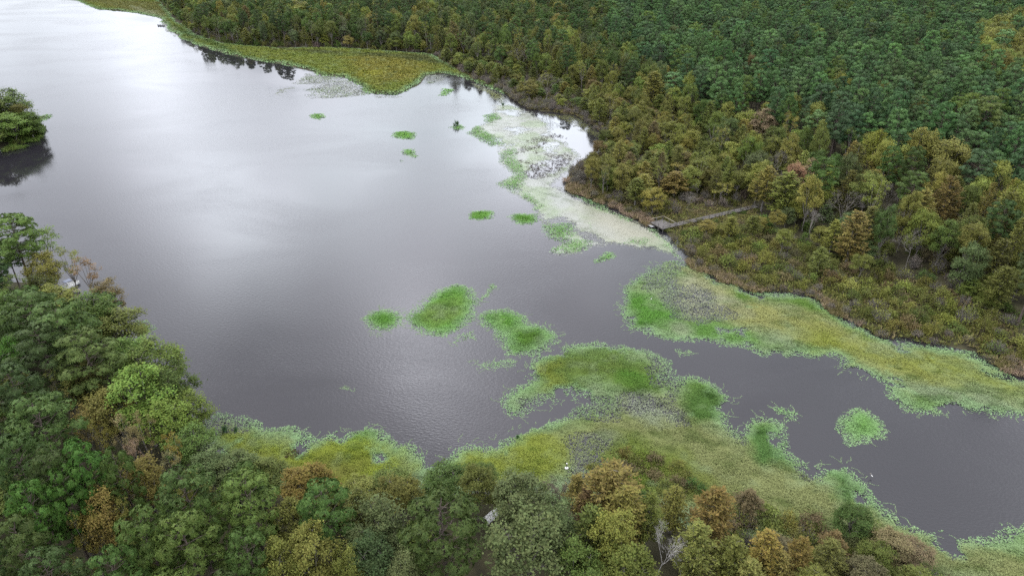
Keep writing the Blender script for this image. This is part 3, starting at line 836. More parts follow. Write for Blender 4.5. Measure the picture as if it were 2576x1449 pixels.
# labels: kind and colour, and how it stands to the nearest landmark
MARKS = [('the viewing platform', 1680, 560), ('the boardwalk', 1790, 545), ('the red leaved tree', 2007, 430), ('the coral red tree top', 1925, 295), ('the lone pale conifer', 1647, 240),
         ('the bright golden pair', 2360, 375), ('the round golden cypress', 1700, 475), ('the calm white pool', 1440, 370), ('the far yellow meadow', 960, 170), ('the distant boat', 420, 70),
         ('the far leafless tree', 1312, 150), ('the top right corner', 2576, 0), ('the right edge halfway up', 2576, 480), ('the small round weed island', 2170, 1075), ('the amber right shore cypress', 2160, 570),
         ('the tall amber cypress', 2395, 480), ('the bright orange topped cypress', 1805, 1290), ('the orange cypress pair', 1975, 1380), ('the white nest box', 1425, 1165), ('the largest dark pine', 1112, 1340), ('the bare white tree', 1675, 1390),
         ('the diagonal golden row', 250, 1250), ('the moored boat', 176, 720), ('the lone amber tree', 185, 1050), ('the bottom left corner', 0, 1449), ('the vivid green pine', 195, 1170), ('the tufted round pine', 455, 1240),
         ('the left wooded point', 10, 300), ('the billowing light green crown', 345, 980), ('the orange topped bush tree', 760, 1205), ('the top edge centre', 1288, 0), ('the far forest corner', 480, 60), ('the yellow bottom tree', 775, 1390),
         ('the pines under the top edge', 2000, 0), ('the tan grass tip', 1420, 460), ('the pink grass patch', 1760, 680), ('the middle of the pine forest', 2250, 200), ('the dark reflections', 640, 150), ('the bottom right corner', 2576, 1449),
         ('the lower bend of the shrub belt', 2100, 790), ('the widest part of the shrub belt', 2300, 760)]
ORD = ['', 'second ', 'third ', 'fourth ', 'fifth ', 'sixth ', 'seventh ', 'eighth ', 'ninth ', 'tenth ', 'eleventh ', 'twelfth ', 'thirteenth ', 'fourteenth ', 'fifteenth ', 'sixteenth ', 'seventeenth ', 'eighteenth ', 'nineteenth ', 'twentieth ']
ORD += ['21st ', '22nd ', '23rd '] + ['%dth ' % k for k in range(24, 100)]
WORD = {'bushy_tree': 'bushy tree', PI: 'pine', BL: 'leafy tree', SP: 'thin crowned tree', CYP: 'feathery cypress', BA: 'bare tree', 'shrub': 'leafy shrub', 'thicket': 'twiggy shrub'}
CATS = {'snag': 'bare tree', 'bushy_tree': 'tree', PI: 'pine tree', BL: 'tree', SP: 'tree', CYP: 'cypress tree', BA: 'bare tree', 'shrub': 'shrub', 'thicket': 'shrub'}
GROUPS = {'near': 'trees of the near wood', 'far': 'trees behind the far shore', 'point': 'trees on the left point', 'pines': 'trees of the pine forest', 'mixed': 'trees of the mixed far wood',
          'scrub': 'scrub along the marsh', 'belt': 'shrubs of the right shore belt', 'low': 'low bushes at the near marsh', 'under': 'undergrowth below the far trees'}
buckets = {}
for p in solo:
    if p['label']: continue
    d = [math.hypot(p['u'] - a, p['v'] - b) for _, a, b in MARKS]
    i = int(np.argmin(d)); a, b = MARKS[i][1:]
    dx, dy = p['u'] - a, p['v'] - b
    way = ('right of' if dx > 0 else 'left of') if abs(dx) > abs(dy) * 1.1 else ('in front of' if dy > 0 else 'behind')
    if a in (0, 2576) or b in (0, 1449): way = 'near'
    p['d'] = d[i]
    buckets.setdefault((p['kind'], p['col'] if p['kind'] != BA else '', i, way), []).append(p)
for (k, c, i, way), L in buckets.items():
    for n, p in enumerate(sorted(L, key=lambda p: p['d'])):
        t = '%s %s %s %s' % (c, WORD[k], way, MARKS[i][0]) if k != BA else 'grey leafless tree %s %s' % (way, MARKS[i][0])
        if len(L) > 1: t += ', %snearest' % ORD[n]
        p['label'] = t

for p in solo:
    v = PROTO[p['kind']][int(rng.integers(len(PROTO[p['kind']])))]
    z = max(-.02, float(ground_z(np.array([[p['x'], p['y']]]))[0])) - .1
    t = link(p['name'], None, (p['x'], p['y'], z), float(rng.random() * 6.28), (p['r'] / v[4], p['r'] / v[4], p['h'] / v[3]))
    tag(t, p['label'], CATS[p['kind']], GROUPS[p['zone']])
    a = link('stems' if p['name'] == 'shrub' else 'trunk', v[0], parent=t)
    b = link('foliage' if p['name'] == 'shrub' else ('twigs' if p['kind'] in (BA, 'snag') else 'crown'), v[1], parent=t)
    c = jit(TINT[p['col']]); b['tint'] = [float(q) for q in c]

def mass(name, label, cat, L):
    """a far wood that reads as one mass: trees set out on points"""
    kinds = sorted({p['kind'] for p in L})
    pc = bpy.data.collections.new(name + '_kinds'); base = {}; n = 0
    for k in kinds:
        base[k] = n
        for v in PROTO[k]:
            o = bpy.data.objects.new('%03d_%s' % (n, k), v[2]); pc.objects.link(o); n += 1
    me = bpy.data.meshes.new(name); me.vertices.add(len(L))
    P2 = np.array([[p['x'], p['y']] for p in L]); z = np.maximum(ground_z(P2), -.02) - .1
    me.vertices.foreach_set('co', np.concatenate([P2, z[:, None]], 1).astype(np.float32).ravel())
    iv = [int(rng.integers(len(PROTO[p['kind']]))) for p in L]
    vs = [PROTO[p['kind']][i] for p, i in zip(L, iv)]
    def att(nm, ty, key, arr):
        a = me.attributes.new(nm, ty, 'POINT'); a.data.foreach_set(key, np.asarray(arr).ravel())
    att('idx', 'INT', 'value', np.array([base[p['kind']] + i for p, i in zip(L, iv)], np.int32))
    att('rot', 'FLOAT_VECTOR', 'vector', np.array([[0, 0, rng.random() * 6.28] for _ in L], np.float32))
    att('scl', 'FLOAT_VECTOR', 'vector', np.array([[p['r'] / v[4], p['r'] / v[4], p['h'] / v[3]] for p, v in zip(L, vs)], np.float32))
    att('tint', 'FLOAT_COLOR', 'color', np.array([[*jit(TINT[p['col']]), 1] for p in L], np.float32))
    ng = bpy.data.node_groups.new(name, 'GeometryNodeTree')
    ng.interface.new_socket('Geometry', in_out='INPUT', socket_type='NodeSocketGeometry')
    ng.interface.new_socket('Geometry', in_out='OUTPUT', socket_type='NodeSocketGeometry')
    N, K = ng.nodes.new, ng.links.new
    gi, go = N('NodeGroupInput'), N('NodeGroupOutput')
    ci = N('GeometryNodeCollectionInfo'); ci.inputs[0].default_value = pc; ci.inputs['Separate Children'].default_value = True; ci.inputs['Reset Children'].default_value = True
    ip = N('GeometryNodeInstanceOnPoints'); ip.inputs['Pick Instance'].default_value = True
    K(gi.outputs[0], ip.inputs['Points']); K(ci.outputs[0], ip.inputs['Instance'])
    for nm, ty, sock in (('idx', 'INT', 'Instance Index'), ('scl', 'FLOAT_VECTOR', 'Scale'), ('rot', 'FLOAT_VECTOR', 'Rotation')):
        a = N('GeometryNodeInputNamedAttribute'); a.data_type = ty; a.inputs['Name'].default_value = nm
        o_ = [q for q in a.outputs if q.enabled and q.name == 'Attribute'][0]
        K(o_, ip.inputs[sock])
    K(ip.outputs[0], go.inputs[0])
    o = link(name, me); md = o.modifiers.new('set_out', 'NODES'); md.node_group = ng
    tag(o, label, cat, None, 'stuff')
    return o
mass('distant_forest', 'far forest of pines and mixed trees reading as one mass', 'forest', [p for p in rest if p['name'] != 'shrub'])
LS = [p for p in rest if p['name'] == 'shrub']
if LS: mass('shrubbery', 'tangled scrub filling in behind the marsh edge', 'shrubbery', LS)
print('SOLO', len(solo), 'REST', len(rest))

# ------------------------------------------------------------------ floating weeds, marsh and grass
C_PALE, C_LACE, C_GREEN, C_DEEP = np.array((.28, .36, .19)), np.array((.27, .43, .20)), np.array((.155, .345, .055)), np.array((.095, .25, .040))
C_OLIVE, C_YEL, C_CREAM, C_TAN, C_BROWN, C_GREY = np.array((.17, .185, .03)), np.array((.24, .25, .03)), np.array((.42, .44, .27)), np.array((.30, .22, .13)), np.array((.13, .11, .05)), np.array((.30, .32, .31))

def mixc(a, b, t):
    t = np.clip(t, 0, 1)[:, None]
    return a * (1 - t) + b * t

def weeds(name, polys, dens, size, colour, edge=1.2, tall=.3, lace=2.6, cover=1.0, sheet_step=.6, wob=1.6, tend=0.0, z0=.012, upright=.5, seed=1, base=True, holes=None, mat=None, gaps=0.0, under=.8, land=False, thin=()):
    """polys: outlines of one patch (union); colour(pts, sd, rnd) -> (n, 3)"""
    polys = [GP(p) if not isinstance(p, np.ndarray) else p for p in polys]
    allp = np.concatenate(polys)
    lo, hi = allp.min(0) - 2, allp.max(0) + 2
    def sdf(pts):
        s = np.full(len(pts), -1e9)
        for p in polys: s = np.maximum(s, sdist(pts, p))
        s = s + (fbm(pts[:, 0], pts[:, 1], 5 * wob, seed, 4) - .5) * 2.6 * wob + (vnoise(pts[:, 0], pts[:, 1], .7, seed + 5) - .5) * .8
        if gaps: s = s - gaps * 9 * np.clip(fbm(pts[:, 0], pts[:, 1], 4.5, seed + 77, 5) - .56, 0, 1) / .44 * 3
        if holes is not None: s = np.minimum(s, holes(pts))
        return s
    tp = [GP(p) for p in thin]
    def thn(pts):
        t = np.zeros(len(pts))
        for p in tp: t = np.maximum(t, np.clip((sdist(pts, p) + (fbm(pts[:, 0], pts[:, 1], 6, seed + 91, 4) - .5) * 9) / 3 + .5, 0, 1))
        return t
    mb = MB()
    n = int((hi - lo).prod() * dens)
    pts = lo + rng.random((n, 2)) * (hi - lo)
    sd = sdf(pts)
    keep = (sd > 0) & (rng.random(n) < cover * np.clip(.16 + .9 * sd / lace, 0, 1) * (1 - .52 * thn(pts)))
    pts, sd = pts[keep], sd[keep]
    n = len(pts)
    c = colour(pts, sd, rng.random(n))
    c = c * AL * (.88 + .24 * rng.random((n, 1)))
    tall_n = np.clip(sd / (edge * 2.5), 0, 1) * tall * 2.6 * np.clip(fbm(pts[:, 0], pts[:, 1], 2.6, seed + 31, 4) - .25, .05, 1)
    z = z0 + .01 + rng.random(n) * tall_n
    if land: z = z + np.maximum(ground_z(pts), 0)
    nn = rnd_dir(n) * (.2 + .55 * upright * np.clip(sd / edge, 0, 1))[:, None]; nn[:, 2] += .75
    s = size * rng.uniform(.6, 1.4, n)
    mb.leaves(np.concatenate([pts, z[:, None]], 1), s * 1.5, s * .6, nn, None, 0, None, c)
    if tend:
        per = 0
        for p in polys:
            q = np.roll(p, -1, 0)
            L = np.linalg.norm(q - p, axis=1)
            for a, b, l in zip(p, q, L):
                for k in range(int(l * tend + rng.random())):
                    t = rng.random(); s0 = a + (b - a) * t
                    nrm = np.array([(b - a)[1], -(b - a)[0]]) / (l + 1e-9)
                    if inside((s0 + nrm * .4)[None], p)[0]: nrm = -nrm
                    ang = math.atan2(nrm[1], nrm[0]) + rng.normal() * .7
                    st = int(rng.uniform(4, 16)); pos = s0.copy() - nrm * .8; CH = []
                    for w in range(st):
                        ang += rng.normal() * .3; pos = pos + np.array([math.cos(ang), math.sin(ang)]) * .16; CH.append(pos + rng.normal(size=2) * .04)
                    CH = np.array(CH); m_ = len(CH)
                    mb.leaves(np.concatenate([CH, np.full((m_, 1), z0 + .012)], 1), size * 1.1, size * .5, rnd_dir(m_) * .25 + np.array([0, 0, 1.]), None, 0, None, mixc(np.broadcast_to(C_LACE, (m_, 3)), C_PALE, rng.random(m_)) * AL * (.8 + .4 * rng.random((m_, 1))))
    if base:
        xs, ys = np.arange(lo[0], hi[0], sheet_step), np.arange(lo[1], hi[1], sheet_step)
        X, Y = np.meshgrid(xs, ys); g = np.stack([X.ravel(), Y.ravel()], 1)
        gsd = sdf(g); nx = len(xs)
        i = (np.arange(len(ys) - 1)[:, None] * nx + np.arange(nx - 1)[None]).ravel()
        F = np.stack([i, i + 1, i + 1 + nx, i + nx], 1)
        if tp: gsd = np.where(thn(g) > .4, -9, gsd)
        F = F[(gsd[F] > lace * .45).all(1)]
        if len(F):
            ctr = g[F].mean(1); cc = colour(ctr, gsd[F].mean(1), rng.random(len(F))) * AL * (.8 if mat else under)  # sheet colour darkened below the leaves to paint shadowed gaps in the mat
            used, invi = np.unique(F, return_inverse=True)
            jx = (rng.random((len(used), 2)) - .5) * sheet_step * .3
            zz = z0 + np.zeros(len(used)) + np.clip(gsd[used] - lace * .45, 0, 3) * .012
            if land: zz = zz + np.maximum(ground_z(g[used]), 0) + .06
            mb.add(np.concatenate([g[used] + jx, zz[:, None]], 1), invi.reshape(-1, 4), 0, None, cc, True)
    return link(name, mb.mesh(name, [mat or M_WEED]))

def pal(center, zones, edge_w=1.4, seed=3, deep=.35):
    edge_w = edge_w * 2.3
    """lacy pale rim, green body with darker clumps; zones: (outline, colour, softness) painted over"""
    zz = [(GP(p), np.array(c), s) for p, c, s in zones]
    def f(pts, sd, r):
        n = fbm(pts[:, 0], pts[:, 1], 6, seed, 4)
        f1 = fbm(pts[:, 0] * .6 + pts[:, 1] * .25, pts[:, 1], 2.0, seed + 51, 3); f2 = fbm(pts[:, 0], pts[:, 1], 3.2, seed + 53, 3)
        c = mixc(np.broadcast_to(center, (len(pts), 3)), C_DEEP, (n - .5) * 3 * deep + deep * .4)
        for p, col, s in zz:
            q = sdist(pts, p) + (fbm(pts[:, 0], pts[:, 1], 9, seed + 7, 5) - .5) * 13
            c = mixc(c, np.broadcast_to(col, c.shape), q / s + .5)
        c = mixc(c, c * np.array((.55, .62, .5)), (f1 - .56) * 5 * .8)
        c = mixc(c, C_PALE * 1.15, (f2 - .57) * 5 * .28)
        e = 1 - np.clip((sd - .3 + (n - .5) * 2.2) / edge_w, 0, 1)
        return mixc(c, np.broadcast_to(C_LACE, c.shape) * (.9 + .3 * r[:, None]), e)
    return f

cr5 = lambda L: [(858.7 + a / 3, 482.6 + b / 3) for a, b in L]
cr2 = lambda L: [(858.7 + a / 3, 0 + b / 3) for a, b in L]
cr3 = lambda L: [(1717.3 + a / 3, 965.2 + b / 3) for a, b in L]

ISL = 'floating weed islands on the lake'
def island(label, polys, **k):
    o = weeds('weed_island', polys, **k); tag(o, label, 'weed island', ISL); return o

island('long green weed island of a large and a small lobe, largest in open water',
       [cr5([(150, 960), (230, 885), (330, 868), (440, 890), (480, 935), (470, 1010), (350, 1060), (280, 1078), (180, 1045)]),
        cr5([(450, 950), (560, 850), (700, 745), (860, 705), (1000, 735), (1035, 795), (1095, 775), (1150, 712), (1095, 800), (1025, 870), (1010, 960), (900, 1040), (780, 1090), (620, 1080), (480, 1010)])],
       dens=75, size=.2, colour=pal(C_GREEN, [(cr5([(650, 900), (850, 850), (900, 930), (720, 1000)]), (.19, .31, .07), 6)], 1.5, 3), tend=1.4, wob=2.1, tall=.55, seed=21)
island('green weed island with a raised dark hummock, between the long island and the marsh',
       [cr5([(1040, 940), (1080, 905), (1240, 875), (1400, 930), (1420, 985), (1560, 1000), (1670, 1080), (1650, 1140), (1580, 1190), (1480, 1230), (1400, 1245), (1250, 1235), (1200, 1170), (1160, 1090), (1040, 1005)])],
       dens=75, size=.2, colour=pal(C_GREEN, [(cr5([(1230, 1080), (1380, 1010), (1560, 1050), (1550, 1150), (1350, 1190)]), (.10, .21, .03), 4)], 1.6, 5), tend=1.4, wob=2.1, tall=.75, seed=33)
island('thin ragged weed strand reaching left from the marsh', [cr5([(985, 1275), (1060, 1300), (1200, 1265), (1310, 1265), (1300, 1315), (1180, 1335), (1060, 1345)])], dens=40, size=.2, colour=pal(C_PALE, [], 3, 7), tend=1.2, tall=.05, wob=.55, lace=2.2, base=False, seed=41)
island('small ragged weed scrap under the long island', [cr5([(835, 1155), (870, 1080), (980, 1060), (1015, 1110), (900, 1130)])], dens=40, size=.2, colour=pal(C_PALE, [], 3, 8), tend=1, tall=.05, wob=1., lace=3, base=False, seed=43)
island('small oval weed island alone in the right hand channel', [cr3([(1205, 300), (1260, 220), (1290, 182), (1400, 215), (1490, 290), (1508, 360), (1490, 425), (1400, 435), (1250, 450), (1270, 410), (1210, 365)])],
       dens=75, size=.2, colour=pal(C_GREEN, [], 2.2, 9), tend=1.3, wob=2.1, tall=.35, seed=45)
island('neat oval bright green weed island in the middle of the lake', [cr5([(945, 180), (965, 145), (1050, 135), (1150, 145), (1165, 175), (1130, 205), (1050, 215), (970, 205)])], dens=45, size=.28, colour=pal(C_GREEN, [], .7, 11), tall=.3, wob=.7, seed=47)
island('pale green weed island farthest of the two ovals off the pool', [cr2([(370, 1030), (400, 1000), (480, 988), (570, 1000), (585, 1030), (540, 1052), (440, 1056)])], dens=22, size=.4, colour=pal(C_GREEN * 1.15, [], 1.2, 12), tall=.3, wob=1, seed=49, base=False)
island('broken little weed patch below the pale oval island', [cr2([(450, 1150), (470, 1128), (555, 1122), (560, 1160), (590, 1185), (560, 1192), (480, 1175)]), cr2([(425, 1215), (450, 1203), (475, 1215), (450, 1228)])], dens=18, size=.4, colour=pal(C_GREEN * 1.15, [], 1.4, 13), tall=.2, wob=1.2, seed=51, base=False)
island('smallest far weed island, out in the upper lake', [[(775, 292), (790, 285), (812, 287), (822, 295), (805, 303), (785, 301)]], dens=20, size=.4, colour=pal(C_GREEN * 1.15, [], 1.2, 14), tall=.25, wob=1, seed=53, base=False)
island('far weed speck with two dark cattail tufts', [cr2([(805, 968), (850, 945), (900, 938), (935, 960), (920, 985), (860, 982)])], dens=18, size=.4, colour=pal(C_GREEN, [], 1.2, 15), tall=.4, wob=1, seed=55, base=False)
island('green weed patch in the mouth of the far cove', [cr2([(735, 705), (770, 670), (835, 680), (800, 720), (740, 730)])], dens=7, size=.6, colour=pal(C_GREEN * 1.3, [], 2, 16), tall=.2, wob=2, lace=3, base=False, seed=57)
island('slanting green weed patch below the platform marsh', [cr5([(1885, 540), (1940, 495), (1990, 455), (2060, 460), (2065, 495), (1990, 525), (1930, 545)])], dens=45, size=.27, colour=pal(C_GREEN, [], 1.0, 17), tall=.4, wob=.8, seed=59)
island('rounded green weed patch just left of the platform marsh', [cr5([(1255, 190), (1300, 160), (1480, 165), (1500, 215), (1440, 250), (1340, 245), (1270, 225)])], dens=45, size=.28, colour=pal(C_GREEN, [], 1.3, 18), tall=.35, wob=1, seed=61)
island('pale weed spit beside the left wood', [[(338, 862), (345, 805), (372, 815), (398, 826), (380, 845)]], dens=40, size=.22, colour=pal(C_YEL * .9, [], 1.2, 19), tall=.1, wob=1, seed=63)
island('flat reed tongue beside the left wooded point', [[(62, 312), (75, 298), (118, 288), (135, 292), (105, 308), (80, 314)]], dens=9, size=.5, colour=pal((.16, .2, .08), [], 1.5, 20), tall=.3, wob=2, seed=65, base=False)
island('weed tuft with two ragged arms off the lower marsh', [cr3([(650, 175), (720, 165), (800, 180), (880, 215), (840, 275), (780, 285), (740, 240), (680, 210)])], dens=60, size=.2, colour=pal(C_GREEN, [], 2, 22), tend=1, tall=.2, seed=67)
for lab, q in (('tiny weed scrap in the lower left channel', [(865, 975), (890, 985), (900, 982), (885, 975)]), ('tiny weed scrap at the upper right channel', [(1700, 880), (1740, 885), (1735, 892), (1710, 890)])):
    island(lab, [q], dens=40, size=.2, colour=pal(C_PALE, [], 3, 23), tend=1.2, tall=.05, wob=1, lace=3, base=False, seed=int(q[0][0]))

S_MAT = [(495, 1050), (545, 1040), (620, 1050), (660, 1082), (740, 1072), (800, 1098), (850, 1085), (900, 1068), (945, 1062), (952, 1095), (1000, 1112), (1050, 1118), (1100, 1152), (1120, 1130), (1150, 1105), (1190, 1105), (1215, 1112), (1260, 1085),
         (1300, 1068), (1350, 1060), (1400, 1062), (1440, 1048), (1458, 1015), (1430, 1010), (1400, 1020), (1340, 1040), (1310, 1055), (1270, 1045), (1248, 1010), (1260, 985), (1300, 955), (1320, 920), (1350, 895), (1400, 872), (1500, 858), (1560, 868), (1640, 885),
         (1685, 915), (1702, 950), (1760, 948), (1820, 970), (1855, 1000), (1850, 1030), (1833, 1062), (1862, 1078), (1880, 1050), (1920, 1038), (1965, 1062), (1975, 1110), (1990, 1140), (2040, 1170), (2080, 1160), (2130, 1155), (2170, 1190), (2200, 1230), (2235, 1268),
         (2270, 1300), (2350, 1340), (2440, 1360), (2500, 1365), (2540, 1330), (2576, 1305), (2700, 1300), (2800, 1640), (2450, 1560), (2300, 1560), (2200, 1530), (2000, 1460), (1800, 1400), (1600, 1340), (1450, 1300), (1350, 1280), (1200, 1260), (1060, 1280), (900, 1280), (700, 1250), (540, 1165), (460, 1065)]
s_zones = [([(1300, 960), (1360, 905), (1430, 885), (1560, 872), (1640, 895), (1690, 930), (1690, 985), (1600, 990), (1480, 975), (1370, 990), (1300, 1000)], (.16, .28, .065), 6),
           ([(1710, 960), (1790, 955), (1845, 1000), (1830, 1055), (1740, 1060), (1700, 1010)], (.15, .27, .06), 6), ([(1440, 1040), (1500, 1010), (1560, 1030), (1560, 1080), (1480, 1090)], (.15, .26, .05), 6),
           ([(1880, 1060), (1950, 1050), (1975, 1110), (1985, 1160), (1910, 1165), (1880, 1110)], (.15, .27, .06), 5), ([(2070, 1175), (2150, 1165), (2200, 1235), (2150, 1250)], (.15, .27, .06), 5),
           ([(850, 1090), (940, 1070), (955, 1110), (870, 1120)], (.15, .28, .06), 4), ([(2520, 1340), (2620, 1290), (2640, 1440), (2540, 1420)], (.17, .30, .08), 6),
           ([(540, 1080), (700, 1085), (830, 1110), (1020, 1130), (1090, 1170), (1000, 1230), (700, 1225), (560, 1150)], (.26, .325, .04), 5),
           ([(600, 1120), (760, 1140), (900, 1180), (800, 1230), (650, 1200)], (.19, .205, .04), 6),
           ([(1160, 1130), (1300, 1080), (1430, 1110), (1440, 1200), (1300, 1240), (1150, 1200)], (.25, .30, .05), 5),
           ([(1440, 1080), (1480, 1040), (1560, 1000), (1680, 1000), (1800, 1070), (1900, 1130), (2100, 1230), (2300, 1340), (2576, 1400), (2700, 1500), (2300, 1480), (2000, 1380), (1800, 1310), (1500, 1180)], (.255, .285, .11), 8),
           ([(1360, 920), (1420, 890), (1560, 890), (1650, 910), (1685, 965), (1640, 985), (1500, 970), (1380, 975)], (.14, .21, .045), 5),
           ([(1350, 930), (1400, 920), (1420, 970), (1370, 985)], (.23, .26, .035), 5),
           ([(1520, 925), (1600, 915), (1670, 950), (1640, 980), (1540, 965)], (.10, .22, .03), 4),
           ([(1440, 1190), (1480, 1150), (1500, 1110), (1530, 1105), (1480, 1170), (1440, 1215)], (.31, .34, .24), 3),
           ([(1540, 1000), (1640, 1000), (1700, 1040), (1660, 1060), (1560, 1040)], (.30, .35, .22), 4),
           ([(1720, 1000), (1800, 985), (1830, 1030), (1760, 1060)], (.085, .17, .035), 4),
           ([(1490, 1140), (1600, 1110), (1720, 1150), (1780, 1230), (1600, 1270), (1480, 1230)], (.16, .22, .035), 6),
           ([(1700, 1180), (1900, 1270), (2060, 1330), (2000, 1370), (1800, 1300), (1680, 1250)], (.19, .22, .05), 7),
           ([(1900, 1080), (1960, 1080), (1980, 1150), (1920, 1160)], (.10, .2, .05), 4),
           ([(2080, 1180), (2150, 1190), (2190, 1235), (2130, 1240)], (.10, .2, .05), 4)]
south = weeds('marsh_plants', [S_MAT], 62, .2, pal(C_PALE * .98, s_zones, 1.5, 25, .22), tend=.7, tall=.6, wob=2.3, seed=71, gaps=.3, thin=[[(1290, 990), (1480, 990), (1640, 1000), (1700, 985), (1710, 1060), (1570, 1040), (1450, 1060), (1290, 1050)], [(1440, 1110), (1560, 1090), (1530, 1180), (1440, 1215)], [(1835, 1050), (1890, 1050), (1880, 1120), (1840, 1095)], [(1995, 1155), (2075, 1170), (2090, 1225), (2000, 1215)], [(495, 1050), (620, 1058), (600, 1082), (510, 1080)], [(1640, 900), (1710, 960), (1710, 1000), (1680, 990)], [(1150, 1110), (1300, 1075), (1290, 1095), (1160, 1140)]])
tag(south, 'green and yellow floating marsh plants along the near shore', 'marsh plants', None, 'stuff')

R_MAT = [(1640, 660), (1700, 655), (1735, 664), (1790, 696), (1900, 730), (2040, 738), (2100, 785), (2220, 845), (2330, 858), (2440, 876), (2510, 918), (2576, 935), (2750, 1000), (2750, 1090), (2576, 1062), (2500, 1050), (2430, 1040), (2400, 1038), (2340, 1050), (2290, 1040), (2240, 1000), (2220, 965),
         (2150, 940), (2110, 935), (2100, 900), (2010, 890), (1990, 895), (1920, 895), (1880, 870), (1740, 862), (1700, 858), (1640, 845), (1570, 835), (1550, 770), (1565, 720), (1600, 690)]
r_zones = [([(1690, 670), (1740, 680), (1900, 750), (2040, 770), (2150, 840), (2330, 900), (2440, 960), (2250, 960), (2100, 880), (1900, 820), (1750, 800), (1700, 730)], (.33, .345, .12), 8),
           ([(1700, 690), (1780, 720), (1840, 770), (1780, 800), (1710, 770)], (.38, .40, .27), 8),
           ([(2000, 810), (2200, 870), (2400, 890), (2576, 960), (2700, 1010), (2576, 1010), (2400, 970), (2200, 920), (2050, 880)], (.245, .285, .05), 10),
           ([(1560, 740), (1640, 740), (1700, 790), (1690, 840), (1580, 830)], (.12, .29, .045), 6),
           ([(1730, 820), (1800, 800), (1860, 850), (1760, 858)], (.14, .29, .06), 5),
           ([(1880, 850), (1990, 870), (1960, 890), (1900, 888)], (.15, .30, .06), 5),
           ([(1850, 735), (2030, 745), (2060, 780), (1950, 770)], (.14, .25, .045), 5),
           ([(2100, 800), (2250, 860), (2420, 885), (2300, 880), (2180, 860)], (.18, .28, .06), 4),
           ([(2300, 1000), (2400, 1000), (2380, 1040), (2320, 1045)], (.16, .30, .06), 5),
           ([(1600, 680), (1690, 665), (1700, 720), (1620, 730)], (.25, .36, .14), 5)]
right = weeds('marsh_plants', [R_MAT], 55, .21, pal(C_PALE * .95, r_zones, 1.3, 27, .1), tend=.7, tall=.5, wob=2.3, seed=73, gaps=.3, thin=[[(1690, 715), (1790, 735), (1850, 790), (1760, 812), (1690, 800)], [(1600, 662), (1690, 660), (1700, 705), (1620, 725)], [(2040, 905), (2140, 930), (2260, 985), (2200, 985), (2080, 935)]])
tag(right, 'green and ochre floating marsh plants along the right shore', 'marsh plants', None, 'stuff')

N_FILM = [(1262, 255), (1335, 283), (1360, 300), (1400, 345), (1470, 395), (1440, 425), (1410, 465), (1445, 492), (1530, 525), (1630, 577), (1690, 607), (1722, 664), (1680, 640), (1640, 618), (1600, 625), (1540, 618), (1500, 625), (1430, 640), (1390, 635), (1420, 610), (1380, 598),
          (1360, 570), (1345, 530), (1330, 510), (1290, 490), (1255, 462), (1288, 438), (1250, 410), (1258, 390), (1240, 365), (1182, 340), (1192, 320), (1240, 292), (1235, 262)]
def film_col(zones):
    zz = [(GP(p), np.array(c), s) for p, c, s in zones]
    def f(pts, sd, r):
        n = fbm(pts[:, 0], pts[:, 1], 9, 29, 4)
        c = mixc(np.broadcast_to(np.array((.31, .33, .28)), (len(pts), 3)), np.array((.22, .28, .15)), (n - .45) * 5)  # pale base colour carries the grazing sky sheen on the wet film
        c = mixc(c, c * np.array((.62, .66, .55)), (fbm(pts[:, 0], pts[:, 1], 2.4, 39, 3) - .55) * 5)
        for p, col, s in zz:
            q = sdist(pts, p) + (fbm(pts[:, 0], pts[:, 1], 8, 37, 4) - .5) * 9
            c = mixc(c, np.broadcast_to(col, c.shape), q / s + .5)
        return c
    return f
film = weeds('duckweed', [N_FILM], 22, .26, film_col([([(1460, 510), (1560, 540), (1640, 580), (1660, 620), (1540, 610), (1470, 560)], (.36, .36, .27), 12)]), tall=.03, wob=2.5, upright=.1, cover=1., seed=75, base=True, sheet_step=.7, lace=3.0, mat=M_FILM,
             holes=lambda p: (fbm(p[:, 0], p[:, 1], 14, 91, 6) - .27 + .10 * np.clip(sdist(p, GP([(1430, 500), (1560, 535), (1650, 585), (1690, 630), (1540, 612), (1460, 560)])) / 5 + .5, 0, 1) - .12 * np.clip(1 - np.abs(sdist(p, GP([(1290, 290), (1400, 310), (1490, 380), (1430, 430), (1340, 450), (1300, 380)])) - 12) / 12, 0, 1)) * 22)
tag(film, 'pale floating duckweed film in front of the viewing platform', 'duckweed', None, 'stuff')
g_patch = [[(1255, 385), (1290, 375), (1330, 420), (1320, 470), (1290, 485), (1250, 462), (1290, 440), (1252, 408)], [(1180, 335), (1200, 318), (1240, 340), (1265, 362), (1235, 368)], [(1300, 470), (1330, 490), (1380, 520), (1345, 530)], [(1360, 565), (1440, 560), (1455, 590), (1420, 608), (1385, 598)],
           [(1390, 632), (1440, 600), (1500, 605), (1480, 628), (1430, 638)], [(1545, 615), (1580, 598), (1640, 600), (1630, 620)], [(1470, 560), (1495, 553), (1500, 572), (1480, 582)], [(1480, 520), (1530, 520), (1600, 555), (1580, 562), (1520, 540)], [(1440, 490), (1520, 515), (1560, 545), (1500, 520)], [(1640, 580), (1690, 605), (1720, 660), (1690, 640), (1650, 605)], [(1210, 290), (1250, 282), (1270, 300), (1230, 312)]]
gp = weeds('marsh_plants', g_patch, 26, .3, pal(C_GREEN * 1.1, [], 3, 31, .2), tall=.5, wob=2.4, lace=5, base=False, seed=77)
tag(gp, 'green weed patches edging the pale duckweed by the platform', 'marsh plants', None, 'stuff')

